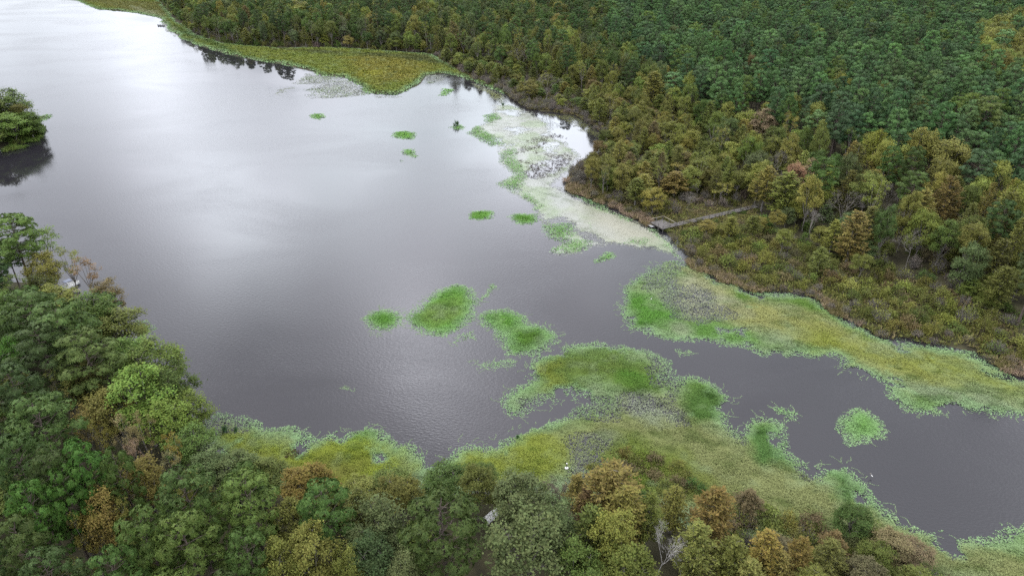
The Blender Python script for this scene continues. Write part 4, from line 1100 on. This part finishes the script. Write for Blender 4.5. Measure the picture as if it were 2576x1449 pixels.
# dead stubs standing in the calm pool
mb = MB(); st_p = GP([(1295, 385), (1330, 350), (1400, 335), (1440, 355), (1440, 400), (1410, 440), (1350, 452), (1310, 440)])
lo, hi = st_p.min(0), st_p.max(0); q = lo + rng.random((9000, 2)) * (hi - lo)
q = q[inside(q, st_p) & ((fbm(q[:, 0], q[:, 1], 9, 61, 3) > .46) & (rng.random(len(q)) < .16))]
n = len(q); k = 5
C = np.repeat(q, k, 0) + rng.normal(size=(n * k, 2)) * .22
D = rnd_dir(n * k); D[:, 2] = np.abs(D[:, 2]) * .8 + .2
L = rng.uniform(.3, .8, n * k)
c3 = np.concatenate([C, np.zeros((n * k, 1))], 1) + D * L[:, None] * .4
mb.leaves(c3, L, .13, rnd_dir(n * k), D, 0, None, np.array((.06, .05, .045)) * (.6 + rng.random((n * k, 1))))
tag(link('dead_stubs', mb.mesh('dead_stubs', [M_WEED])), 'dark dead plant stubs poking from the calm pool', 'dead stubs', None, 'stuff')

# the far meadow, the strip along the far shore and the reedy rims
MEADOW = np.concatenate([GP(N_SHORE[1:24]), GP([(1290, 245), (1270, 215), (1180, 190), (1140, 168), (1090, 140), (860, 124), (700, 124), (560, 112), (500, 92), (440, 50), (405, 5), (330, -30), (0, -80), (-400, -95)])])
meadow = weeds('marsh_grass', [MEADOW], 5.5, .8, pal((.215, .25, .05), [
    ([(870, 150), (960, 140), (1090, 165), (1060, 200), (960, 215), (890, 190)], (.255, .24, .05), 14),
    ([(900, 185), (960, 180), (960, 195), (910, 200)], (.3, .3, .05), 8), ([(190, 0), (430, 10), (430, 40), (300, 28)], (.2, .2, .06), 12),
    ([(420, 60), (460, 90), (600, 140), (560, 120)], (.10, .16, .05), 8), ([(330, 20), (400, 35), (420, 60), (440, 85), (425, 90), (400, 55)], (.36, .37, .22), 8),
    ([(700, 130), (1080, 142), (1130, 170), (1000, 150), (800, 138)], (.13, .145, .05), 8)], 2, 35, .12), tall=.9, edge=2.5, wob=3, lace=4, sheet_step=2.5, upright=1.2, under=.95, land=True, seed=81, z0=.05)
tag(meadow, 'yellow and green marsh meadow along the far shore', 'marsh grass', None, 'stuff')
fr = weeds('duckweed', [[(690, 238), (770, 185), (800, 190), (870, 195), (905, 215), (930, 240), (860, 246), (760, 250)], [(1060, 190), (1085, 188), (1130, 190), (1110, 208), (1075, 212)], [(1130, 192), (1230, 222), (1275, 240), (1262, 262), (1240, 250), (1190, 215)],
     [(400, 40), (425, 60), (450, 95), (440, 97), (415, 75)], [(930, 240), (1010, 243), (1000, 250), (940, 247)]], 5, .5, film_col([([(690, 225), (730, 218), (740, 235), (700, 240)], (.16, .2, .06), 6), ([(1140, 196), (1270, 240), (1255, 255), (1180, 215)], (.27, .30, .12), 6)]), tall=.05, wob=3, upright=.1, base=False, seed=83,
     holes=lambda p: (fbm(p[:, 0], p[:, 1], 18, 95, 5) - .36) * 16)
tag(fr, 'pale duckweed film below the far meadow', 'duckweed', None, 'stuff')
POOLW = weeds('duckweed', [[(1340, 283), (1450, 292), (1512, 336), (1505, 350), (1440, 318), (1400, 296)]], 9, .4, film_col([([(1300, 250), (1600, 250), (1600, 400), (1300, 400)], (.15, .16, .06), 4)]), tall=.05, wob=1.5, upright=.1, base=False, seed=85, holes=lambda p: (fbm(p[:, 0], p[:, 1], 12, 97, 4) - .42) * 14)
tag(POOLW, 'olive weed skin on the dark pool under the thicket', 'duckweed', None, 'stuff')

def blades(name, label, polys, dens, hgt, cols, lean=.35, w=.07, seed=1, gap=.4, cat='grass'):
    mb = MB()
    for p in polys:
        p = GP(p) if not isinstance(p, np.ndarray) else p
        lo, hi = p.min(0), p.max(0)
        q = lo + rng.random((int((hi - lo).prod() * dens), 2)) * (hi - lo)
        q = q[(sdist(q, p) + (fbm(q[:, 0], q[:, 1], 5, seed) - .5) * 4 > 0) & (fbm(q[:, 0], q[:, 1], 6, seed + 3) > gap)]
        n = len(q); k = 4
        C = np.repeat(q, k, 0) + rng.normal(size=(n * k, 2)) * .2
        D = rnd_dir(n * k) * lean + np.array([0, 0, 1.]); D /= np.linalg.norm(D, axis=1)[:, None]
        L = hgt * rng.uniform(.5, 1.25, n * k)
        z = np.maximum(ground_z(C), 0)
        mix = fbm(C[:, 0], C[:, 1], 7, seed + 9)
        ci = np.clip((mix - .3) / .4 + rng.normal(size=n * k) * .25, 0, .999) * len(cols)
        col = np.array(cols)[np.clip(ci.astype(int), 0, len(cols) - 1)] * AL * (.7 + .6 * rng.random((n * k, 1)))
        mb.leaves(np.concatenate([C, z[:, None]], 1) + D * L[:, None] * .5, L, w * rng.uniform(.7, 1.5, n * k), rnd_dir(n * k), D, 0, None, col)
    return tag(link(name, mb.mesh(name, [M_WEED])), label, cat, None, 'stuff')

blades('tan_grass', 'tan and pink dry grass along the right shoreline', [[(1405, 460), (1420, 452), (1480, 462), (1530, 505), (1520, 520), (1440, 490)], [(1725, 655), (1745, 662), (1800, 690), (1900, 725), (1960, 735), (1900, 742), (1790, 705), (1735, 680)], [(2040, 735), (2065, 742), (2120, 785), (2180, 825), (2160, 830), (2095, 795)], [(2500, 905), (2530, 905), (2576, 925), (2576, 950), (2510, 930)], [(1530, 505), (1640, 555), (1640, 575), (1530, 522)]],
       16, 1.2, [(.38, .28, .20), (.34, .27, .16), (.26, .21, .10), (.20, .18, .07)], seed=5, w=.09)
blades('rough_grass', 'rough olive and brown grass between the shrubs', [SCRUB], 3.2, 1.0, [(.22, .18, .09), (.19, .19, .06), (.22, .21, .06), (.16, .18, .05)], lean=.6, w=.16, seed=15, gap=.3)
blades('green_reeds', 'bright green reeds fringing the left wooded point', [[(58, 300), (84, 302), (112, 324), (106, 348), (70, 372), (10, 385), (30, 360), (70, 340)]], 4, 1.6, [(.17, .26, .055), (.13, .22, .045), (.19, .25, .06)], lean=.6, w=.16, seed=35, gap=.42)
blades('marsh_sedge', 'dark sedge clumps scattered over the lower marsh', [[(1480, 1190), (1560, 1130), (1700, 1150), (1780, 1225), (1950, 1290), (2100, 1340), (2000, 1380), (1800, 1310), (1600, 1270)], [(640, 1120), (760, 1130), (760, 1160), (650, 1170)]],
       9, .5, [(.07, .085, .025), (.10, .13, .03), (.14, .15, .03), (.12, .10, .05)], lean=.9, w=.12, seed=25, gap=.52)

# ------------------------------------------------------------------ the pier
ZD = 1.15
pc6 = lambda a, b, z: G((1860 + a / 6.44) * .858667, (560 + b / 6.44) * .858667, z)
F0, B0 = pc6(525, 716, ZD), pc6(690, 622, ZD)      # front and rear corner of the walk side of the platform
L0, K0 = pc6(292, 588, ZD), pc6(505, 522, ZD)
far_m = (pc6(2200, 322, ZD) + pc6(2190, 292, ZD)) / 2
pier = link('pier', None, (float(F0[0]), float(F0[1]), 0))
tag(pier, 'weathered grey timber viewing platform with a long narrow boardwalk', 'pier')
org = np.array([F0[0], F0[1], 0.0])
def pobj(name, mb, mat, parent=pier, label=None):
    o = link(name, mb.mesh(name, [mat]), parent=parent)
    if label: o['label'] = label
    return o
lp = lambda p: np.asarray(p, float) - org
e1 = (L0 - F0); w_pl = np.linalg.norm(e1); e1 /= w_pl                    # along the lake side
e2 = np.array([-e1[1], e1[0], 0.]);  e2 = e2 if e2 @ (B0 - F0) > 0 else -e2
d_pl = float((K0 - F0) @ e2)
corner = lambda a, b, z: np.array([0, 0, z]) + e1 * a + e2 * b
mb = MB()
nb = int(d_pl / .15)
for i in range(nb):
    b = (i + .5) * d_pl / nb
    mb.beam(corner(0, b, ZD + rng.uniform(-.004, .004)), corner(w_pl, b, ZD + rng.uniform(-.004, .004)), d_pl / nb - .012, .045, var=rng.random())
pobj('platform_deck', mb, M_WOOD)
mb = MB()
for a in (.1, w_pl / 2, w_pl - .1): mb.beam(corner(a, 0, ZD - .05), corner(a, d_pl, ZD - .05), .09, .22)
mb.beam(corner(0, -.03, ZD - .03), corner(w_pl, -.03, ZD - .03), .05, .26); mb.beam(corner(0, d_pl + .03, ZD - .03), corner(w_pl, d_pl + .03, ZD - .03), .05, .26)
pobj('platform_frame', mb, M_DARKWOOD)
# boardwalk
wa = lp((F0 + B0) / 2); wb = lp(far_m); wb[2] = ZD
wd = wb - wa; wl = np.linalg.norm(wd); wd /= wl
wn = np.array([-wd[1], wd[0], 0.])
WW = 1.7
wa = np.array([0, 0, ZD]) + wn * WW / 2 + wd * .05
if (wa - np.array([0, 0, ZD])) @ (lp(B0) - np.array([0, 0, ZD])) < 0: wn = -wn; wa = np.array([0, 0, ZD]) + wn * WW / 2 + wd * .05
wb = lp(far_m); wb[2] = ZD
wd = (wb - wa); wl = np.linalg.norm(wd); wd /= wl
wn2 = np.array([-wd[1], wd[0], 0.]); wn = wn2 if wn2 @ wn > 0 else -wn2
wl += 2
mb = MB(); nb = int(wl / .15)
for i in range(nb):
    s = (i + .5) * wl / nb; q = wa + wd * s; zj = rng.uniform(.003, .010)
    mb.beam(q - wn * WW / 2 + [0, 0, zj], q + wn * WW / 2 + [0, 0, zj], wl / nb - .012, .045, var=rng.random())
pobj('boardwalk_deck', mb, M_WOOD)
mb = MB()
for s in (-1, 1): mb.beam(wa + wn * s * (WW / 2 - .12) - [0, 0, .06], wa + wd * wl + wn * s * (WW / 2 - .12) - [0, 0, .06], .09, .24)
pobj('boardwalk_joists', mb, M_DARKWOOD)
def post(p, z0, z1, w=.14, mat=M_WOOD):
    mb = MB(); mb.box((p[0], p[1], (z0 + z1) / 2), (w, w, z1 - z0), math.atan2(wd[1], wd[0]))
    return pobj('post', mb, mat)
np_ = int(wl / 2.35)
for i in range(np_ + 1):
    q = wa + wd * (i * wl / np_)
    post(q - wn * (WW / 2 + .03), -.9, ZD + 1.0); post(q + wn * (WW / 2 + .03), -.9, ZD + .06)
mb = MB(); mb.beam(wa - wn * (WW / 2 + .03) + [0, 0, 1.04], wa + wd * wl - wn * (WW / 2 + .03) + [0, 0, 1.04], .13, .05); pobj('handrail', mb, M_WOOD)
mb = MB(); mb.beam(wa - wn * (WW / 2 + .03) + [0, 0, .55], wa + wd * wl - wn * (WW / 2 + .03) + [0, 0, .55], .045, .1); pobj('mid_rail', mb, M_WOOD)
for a, b, t in ((w_pl * .33, -.1, 1.0), (w_pl * .62, -.1, 1.0), (w_pl, d_pl * .5, 1.0), (w_pl, d_pl, 1.0), (w_pl * .5, d_pl + .1, 1.0), (0.1, d_pl + .1, 1.0), (w_pl - .1, -.1, .05)):
    c = corner(a, b, 0); post(c, -.9, ZD + t)
mb = MB(); mb.beam(corner(w_pl, .3, ZD + 1.04), corner(w_pl, d_pl + .1, ZD + 1.04), .15, .05); pobj('handrail', mb, M_NEWWOOD, label='pale yellowish handrail along the platform end')
mb = MB(); mb.beam(corner(w_pl - .1, d_pl + .1, ZD + 1.045), corner(.1, d_pl + .1, ZD + 1.045), .15, .05); pobj('handrail', mb, M_NEWWOOD, label='pale handrail along the landward platform side')
# low landing step at the left end
mb = MB()
for i in range(5): mb.beam(corner(w_pl * .64, -.18 - i * .2, .62), corner(w_pl * 1.02, -.18 - i * .2, .62), .185, .05, var=rng.random())
pobj('landing_step', mb, M_GREYMETAL, label='low pale landing step in front of the platform')
for a in (.66, 1.0): post(corner(w_pl * a, -1.0, 0), -.9, .57, .12)

# ------------------------------------------------------------------ nest box on a pole
def lathe(prof, n=20):
    a = np.arange(n) * 2 * math.pi / n
    V = np.array([[r * math.cos(t), r * math.sin(t), z] for r, z in prof for t in a])
    F = [[i * n + j, i * n + (j + 1) % n, (i + 1) * n + (j + 1) % n, (i + 1) * n + j] for i in range(len(prof) - 1) for j in range(n)]
    return V, F
g = G(1425, 1185)
nb_ = link('nest_box', None, (float(g[0]), float(g[1]), 0)); tag(nb_, 'dark nest post with a white cone guard and white cap in the yellow marsh', 'nest box')
mb = MB(); mb.tube([(0, 0, -.9), (0, 0, 1.45)], .055, 8); pobj('pole', mb, M_DARKWOOD, nb_)
mb = MB(); V, F = lathe([(.05, .86), (.31, .76), (.31, .74), (.05, .84)], 24); mb.add(V, F, smooth=True); pobj('cone_guard', mb, M_WHITE, nb_)
mb = MB(); mb.box((0, 0, 1.52), (.17, .17, .36)); pobj('box', mb, M_DARKWOOD, nb_)
mb = MB(); mb.box((0, -.02, 1.73), (.2, .22, .05), taper=.85); pobj('roof', mb, M_WHITE, nb_)

# ------------------------------------------------------------------ birds, tufts, logs
def egret(px, py, label, rz=0):
    g = G(px, py); e = link('egret', None, (float(g[0]), float(g[1]), .1), rz, (.72, .72, .72)); tag(e, label, 'bird')
    mb = MB()
    body = [(-.34, 0, .42), (-.25, 0, .47), (-.12, 0, .53), (.02, 0, .58), (.12, 0, .63), (.2, 0, .72), (.17, 0, .82), (.16, 0, .92), (.2, 0, 1.0), (.26, 0, 1.03), (.32, 0, 1.02)]
    mb.tube(body, [.015, .06, .11, .13, .10, .05, .035, .032, .035, .045, .02], 10); o = pobj('body', mb, M_FEATHER, e)
    mb = MB(); mb.tube([(.315, 0, 1.02), (.45, 0, 1.0)], [.018, .003], 6); pobj('beak', mb, M_BEAK, e)
    for s in (-.04, .04):
        mb = MB(); mb.tube([(0, s, .48), (.03, s, .25), (0, s, 0)], [.02, .012, .012], 6); mb.tube([(0, s, .005), (.09, s, .005)], [.012, .006], 5); pobj('leg', mb, M_BLACK, e)
egret(1638, 756, 'white egret standing in the green weeds of the right marsh', .9)
egret(2191, 1202, 'white egret at the water edge of the lower marsh tip', 2.4)
def cattail(px, py, h, n, label):
    g = G(px, py); mb = MB()
    D = rnd_dir(n) * .28 + np.array([0, 0, 1.]); D /= np.linalg.norm(D, axis=1)[:, None]; L = h * rng.uniform(.6, 1.1, n)
    B = np.concatenate([rng.normal(size=(n, 2)) * .16 * h * .5, np.zeros((n, 1))], 1)
    mb.leaves(B + D * L[:, None] * .5, L, .09 * max(1, h / 2), rnd_dir(n), D, 0, None, np.array((.03, .065, .02)) * (.6 + .8 * rng.random((n, 1))))
    tag(link('cattail_tuft', mb.mesh('cattail_tuft', [M_WEED]), (float(g[0]), float(g[1]), 0)), label, 'cattails')
cattail(568, 1088, 1.7, 60, 'dark green cattail tuft in the marsh by the left wood, taller of two')
cattail(594, 1087, 1.3, 45, 'pale cattail tuft right beside the taller tuft by the left wood')
cattail(1150, 318, 2.9, 90, 'thick dark cattail tuft on the far weed speck')
cattail(1143, 319, 2.2, 45, 'slim dark cattail tuft on the far weed speck')
cattail(1302, 1103, 1.0, 40, 'small dark rush tuft in the yellow marsh near the inlet')
cattail(1265, 268, 2.2, 60, 'dark tuft at the tip of the pale film below the grey thicket')
mb = MB(); a, b = G(1062, 1262, 1.2), G(1074, 1276, .8)
a, b = G(1055, 1258, .8), G(1078, 1280, .6); mb.tube(curve(a, b, .05, 6), np.linspace(.28, .2, 6), 9); tag(link('fallen_log', mb.mesh('fallen_log', [M_PALEBARK])), 'pale grey fallen log lying between bushes at the near marsh', 'log')

# ------------------------------------------------------------------ boats
def hull(L, W, Hh, bow=.45, sec=15, flat=.75):
    V, F = [], []
    xs = np.linspace(-.5, .5, sec); prof = [(1, 1), (.97, .55), (flat, .08), (0, 0), (-flat, .08), (-.97, .55), (-1, 1)]
    inn = [(-.92, 1), (-.88, .3), (0, .2), (.88, .3), (.92, 1)]
    for x in xs:
        t = max(0, (x + .5 - (1 - bow)) / bow); w = W / 2 * (1 - t ** 2.2 * .96); rise = .35 * t ** 2 * Hh
        for a, z in prof: V.append((x * L, a * w, rise + z * (Hh - rise * .5)))
        for a, z in inn: V.append((x * L * .985, a * w, rise + z * (Hh - rise * .5)))
    m_ = len(prof) + len(inn)
    for i in range(sec - 1):
        for j in range(m_):
            k = (j + 1) % m_
            F.append([i * m_ + j, (i + 1) * m_ + j, (i + 1) * m_ + k, i * m_ + k])
    V0 = np.array(V); mbx = MB(); mbx.add(V0, F, smooth=False)
    mbx.add(V0[:len(prof)], [list(range(len(prof)))]); mbx.add(V0[-m_:], [list(range(m_))[::-1]])
    return mbx

g = G(407, 66)
boat = link('fishing_boat', None, (float(g[0]), float(g[1]), -.08), R(-12)); tag(boat, 'grey open fishing boat with a dark outboard near the far marsh', 'boat')
pobj('hull', hull(6.2, 1.9, .75), M_GREYMETAL, boat)
mb = MB(); mb.box((-3.25, 0, .95), (.45, .42, .6), taper=.8); mb.box((-3.2, 0, .35), (.16, .12, .9)); pobj('outboard_motor', mb, M_BLACK, boat)
for x_ in (-1.3, 1.2):
    mb = MB(); mb.box((x_, 0, .5), (.45, 1.5, .08)); mb.box((x_, 0, .32), (.3, .5, .28)); pobj('seat', mb, M_BLACK, boat)

def sitter(name, loc, rz, label):
    """seated figure grown over a skeleton"""
    V, E, Rd = [], [], []
    def chain(pts, rad, frm=None):
        last = frm
        for p, r in zip(pts, rad):
            V.append(p); Rd.append(r); i = len(V) - 1
            if last is not None: E.append((last, i))
            last = i
        return last
    pel = chain([(0, 0, .12)], [.15])
    ch = chain([(.0, 0, .32), (.02, 0, .5)], [.14, .16], pel)
    neck = chain([(.03, 0, .64)], [.06], ch); hd = chain([(.05, 0, .74), (.06, 0, .86)], [.085, .08], neck)
    for s in (-1, 1):
        kn = chain([(.03, s * .1, .1), (.42, s * .14, .12)], [.095, .065], pel); chain([(.42, s * .14, -.28), (.55, s * .15, -.32)], [.05, .04], kn)
        el = chain([(.0, s * .19, .54), (.08, s * .27, .32)], [.06, .045], ch); wr = chain([(.28, s * .2, .2), (.34, s * .18, .19)], [.035, .03], el)
        for k_ in range(4): chain([(.38, s * .18 + (k_ - 1.5) * .02, .19), (.43 - .01 * abs(k_ - 1), s * .18 + (k_ - 1.5) * .022, .17), (.44, s * .18 + (k_ - 1.5) * .022, .14)], [.010, .009, .008], wr)
        chain([(.35, s * .145, .2), (.39, s * .135, .19)], [.011, .009], wr)
    me = bpy.data.meshes.new('person'); me.from_pydata(V, E, []); me.update(); me.materials.append(M_CLOTH)
    o = link('person', me, loc, rz); sk = o.modifiers.new('skin', 'SKIN')
    for i, r in enumerate(Rd): me.skin_vertices[0].data[i].radius = (r, r)
    me.skin_vertices[0].data[0].use_root = True
    o.modifiers.new('smooth', 'SUBSURF').render_levels = 1
    tag(o, label, 'person')
    mb = MB(); V2, F2 = lathe([(.001, .98), (.06, .965), (.098, .92), (.104, .86), (.1, .84)], 12); mb.add(V2 + np.array([.05, 0, 0]), F2, smooth=True); mb.box((.17, 0, .865), (.12, .15, .015)); pobj('cap', mb, M_BLACK, o)
    return o
c_, s_ = math.cos(R(-12)), math.sin(R(-12))
for x_, lab in ((-1.3, 'person in dark clothes sitting at the stern of the far boat'), (1.2, 'person in dark clothes sitting toward the bow of the far boat')):
    sitter('person', (float(g[0] + x_ * c_), float(g[1] + x_ * s_), .46), R(-12), lab)

g = G(178, 722)
b2 = link('moored_boat', None, (float(g[0]), float(g[1]), -.06), R(62)); tag(b2, 'white boat with dark blue canopy moored behind the thin olive tree', 'boat')
pobj('hull', hull(4.6, 1.8, .75), M_WHITE, b2)
mb = MB(); mb.box((-.3, 0, .95), (.7, .8, .6), taper=.8); pobj('console', mb, M_WHITE, b2)
mb = MB(); mb.box((-.3, 0, 1.95), (1.7, 1.4, .07), taper=.92); pobj('canopy', mb, M_BLUE, b2)
for x_ in (-1, 1):
    for y_ in (-1, 1):
        mb = MB(); mb.tube([(-.3 + x_ * .75, y_ * .62, .6), (-.3 + x_ * .75, y_ * .62, 1.93)], .02, 6); pobj('canopy_post', mb, M_GREYMETAL, b2)
mb = MB(); mb.box((-1.3, 0, .62), (.5, 1.2, .25)); pobj('seat', mb, M_BLUE, b2)
mb = MB(); mb.box((-2.45, 0, .8), (.4, .4, .55), taper=.8); mb.box((-2.4, 0, .3), (.14, .12, .7)); pobj('outboard_motor', mb, M_BLACK, b2)
a, b = G(150, 742, .5), G(200, 728, .5)
dk = link('small_dock', None, (float(a[0]), float(a[1]), 0)); tag(dk, 'short pale plank dock in front of the white moored boat', 'dock')
dd = b - a; mb = MB(); nd = max(8, int(np.linalg.norm(dd) / .2)); dn = np.array([-dd[1], dd[0], 0]) / np.linalg.norm(dd)
for i in range(nd):
    q = dd * (i + .5) / nd + [0, 0, .5]; mb.beam(q - dn * .6, q + dn * .6, .18, .05)
pobj('deck', mb, M_NEWWOOD, dk)
for i in (0.05, .5, .95):
    for s in (-.62, .62):
        q = dd * i + dn * s; mb = MB(); mb.tube([(q[0], q[1], -.9), (q[0], q[1], .75)], .06, 7); pobj('post', mb, M_DARKWOOD, dk)

g = G(1238, 1298, .5); gz = float(ground_z(np.array([[g[0], g[1]]]))[0])
b3 = link('rowing_boat', None, (float(g[0]), float(g[1]), max(.3, gz)), R(50)); tag(b3, 'white upturned boat half hidden among the bottom centre trees', 'boat')
hb = hull(3.4, 1.3, .5); hb.V = [v * np.array([1, 1, -1], np.float32) + np.array([0, 0, .5], np.float32) for v in hb.V]
pobj('hull', hb, M_WHITE, b3)
mb = MB(); mb.tube([(-1.6, 0, .52), (1.3, 0, .5)], .03, 6); pobj('keel', mb, M_GREYMETAL, b3)

# ------------------------------------------------------------------ sky and sun
SUN_AZ, SUN_EL = R(-58), R(52)          # azimuth from straight ahead, to the left; height
w = bpy.data.worlds.new('World'); SC.world = w; w.use_nodes = True
nt = w.node_tree; nt.nodes.clear(); N_, K_ = nt.nodes.new, nt.links.new
out = N_('ShaderNodeOutputWorld'); bg = N_('ShaderNodeBackground'); bg.inputs['Strength'].default_value = .1; K_(bg.outputs[0], out.inputs[0])
sky = N_('ShaderNodeTexSky'); sky.sky_type = 'NISHITA'; sky.sun_disc = False; sky.sun_elevation = SUN_EL; sky.sun_rotation = SUN_AZ
tc = N_('ShaderNodeTexCoord'); nm = N_('ShaderNodeVectorMath'); nm.operation = 'NORMALIZE'; K_(tc.outputs['Generated'], nm.inputs[0])
sx = N_('ShaderNodeSeparateXYZ'); K_(nm.outputs[0], sx.inputs[0])
ramp = N_('ShaderNodeValToRGB'); e = ramp.color_ramp.elements
def V4(v, z): t = min(1, max(0, (z - .3) / .35)); return (v * (.945 + .05 * t), v * (1 - .012 * t), v * (1.08 - .025 * t), 1)
e[0].position, e[0].color = 0, V4(.32, 0); e[1].position, e[1].color = 1, V4(.97, 1)
for pos, val in ((.10, .34), (.20, .53), (.30, .78), (.40, .89), (.5, .85), (.62, .90), (.78, .96)):
    q = e.new(pos); q.color = V4(val, pos)
K_(sx.outputs['Z'], ramp.inputs[0])
# flat cloud layer: noise on direction / height
mxz = N_('ShaderNodeMath'); mxz.operation = 'ADD'; mxz.inputs[1].default_value = .18; K_(sx.outputs['Z'], mxz.inputs[0])
cb = N_('ShaderNodeCombineXYZ')
for i, ax in enumerate('XY'):
    dv = N_('ShaderNodeMath'); dv.operation = 'DIVIDE'; K_(sx.outputs[ax], dv.inputs[0]); K_(mxz.outputs[0], dv.inputs[1]); K_(dv.outputs[0], cb.inputs[i])
cn = N_('ShaderNodeTexNoise'); cn.inputs['Scale'].default_value = 1.5; cn.inputs['Detail'].default_value = 6; cn.inputs['Roughness'].default_value = .5; cn.inputs['Distortion'].default_value = .4
K_(cb.outputs[0], cn.inputs[0])
cm = N_('ShaderNodeMapRange'); cm.inputs['From Min'].default_value = .3; cm.inputs['From Max'].default_value = .7; cm.inputs['To Min'].default_value = .6; cm.inputs['To Max'].default_value = 1.32; K_(cn.outputs[0], cm.inputs['Value'])
gain = cm.outputs[0]
def refl(px, py):
    u, v = (px - CX) / FPX, (py - CY) / FPX
    d = np.array((u, cp - v * sp, sp + v * cp)); return d / np.linalg.norm(d)
BLOBS = [(120, 40, .12, .12), (560, 330, .10, -.12), (170, 285, .035, -.22), (520, 570, .08, .28), (430, 430, .08, .12), (1130, 945, .05, 1.9), (1010, 905, .06, .8), (1570, 735, .06, .5), (1260, 550, .12, .26), (1060, 1060, .06, -.38),
         (290, 660, .08, -.3), (60, 510, .10, -.32), (700, 960, .11, -.3), (760, 600, .12, .22), (1500, 780, .14, -.34), (2000, 950, .16, -.15), (1420, 340, .09, .45), (330, 110, .05, .3), (620, 180, .06, -.15)]
wv = N_('ShaderNodeTexNoise'); wv.inputs['Scale'].default_value = 5; wv.inputs['Detail'].default_value = 5; K_(nm.outputs[0], wv.inputs[0])
wo = N_('ShaderNodeVectorMath'); wo.operation = 'MULTIPLY_ADD'; wo.inputs[1].default_value = (.16, .16, .16); wo.inputs[2].default_value = (-.08, -.08, -.08); K_(wv.outputs['Color'], wo.inputs[0])
wd_ = N_('ShaderNodeVectorMath'); wd_.operation = 'ADD'; K_(nm.outputs[0], wd_.inputs[0]); K_(wo.outputs[0], wd_.inputs[1])
for px, py, rad, amt in BLOBS:
    d = refl(px, py)
    dt = N_('ShaderNodeVectorMath'); dt.operation = 'DISTANCE'; dt.inputs[1].default_value = d; K_(wd_.outputs[0], dt.inputs[0])
    mr = N_('ShaderNodeMapRange'); mr.interpolation_type = 'SMOOTHSTEP'; mr.inputs['From Min'].default_value = 0; mr.inputs['From Max'].default_value = rad * 2; mr.inputs['To Min'].default_value = 1 + amt; mr.inputs['To Max'].default_value = 1.0
    K_(dt.outputs['Value'], mr.inputs['Value'])
    mm = N_('ShaderNodeMath'); mm.operation = 'MULTIPLY'; K_(gain, mm.inputs[0]); K_(mr.outputs[0], mm.inputs[1]); gain = mm.outputs[0]
sc1 = N_('ShaderNodeMath'); sc1.operation = 'MULTIPLY'; sc1.inputs[1].default_value = 48.0; K_(gain, sc1.inputs[0])
tn = N_('ShaderNodeTexNoise'); tn.inputs['Scale'].default_value = 3.2; tn.inputs['Detail'].default_value = 3; K_(nm.outputs[0], tn.inputs[0])
tr_ = N_('ShaderNodeValToRGB'); te = tr_.color_ramp.elements; te[0].position, te[0].color = .38, (.97, 1, 1, 1); te[1].position, te[1].color = .62, (1, .98, 1, 1); K_(tn.outputs[0], tr_.inputs[0])
tm = N_('ShaderNodeVectorMath'); tm.operation = 'MULTIPLY'; K_(ramp.outputs[0], tm.inputs[0]); K_(tr_.outputs[0], tm.inputs[1])
cl = N_('ShaderNodeVectorMath'); cl.operation = 'SCALE'; K_(tm.outputs[0], cl.inputs[0]); K_(sc1.outputs[0], cl.inputs['Scale'])
mix = N_('ShaderNodeMix'); mix.data_type = 'RGBA'
gapf = N_('ShaderNodeMapRange'); gapf.inputs['From Min'].default_value = .3; gapf.inputs['From Max'].default_value = .5; gapf.inputs['To Min'].default_value = .75; gapf.inputs['To Max'].default_value = .95; K_(cn.outputs[0], gapf.inputs['Value'])
K_(gapf.outputs[0], mix.inputs[0]); K_(sky.outputs[0], mix.inputs[6]); K_(cl.outputs[0], mix.inputs[7]); K_(mix.outputs[2], bg.inputs[0])

sd_ = bpy.data.lights.new('sun', 'SUN'); sd_.energy = 2.0; sd_.angle = R(25); sd_.color = (1, .965, .91)
sun = bpy.data.objects.new('sun', sd_); COL.objects.link(sun)
sun.rotation_euler = (R(90) - SUN_EL, 0, -SUN_AZ + R(180))

# ------------------------------------------------------------------ rendering
SC.view_settings.view_transform = 'Standard'; SC.view_settings.look = 'None'; SC.view_settings.exposure = 0; SC.view_settings.gamma = 1
cy = SC.cycles
cy.max_bounces = 6; cy.diffuse_bounces = 2; cy.glossy_bounces = 3; cy.transmission_bounces = 2; cy.transparent_max_bounces = 4; cy.volume_bounces = 0
cy.use_denoising = False
cy.sample_clamp_direct = 1.6; cy.sample_clamp_indirect = 2.5
cy.caustics_reflective = False; cy.caustics_refractive = False
SC.render.use_persistent_data = False
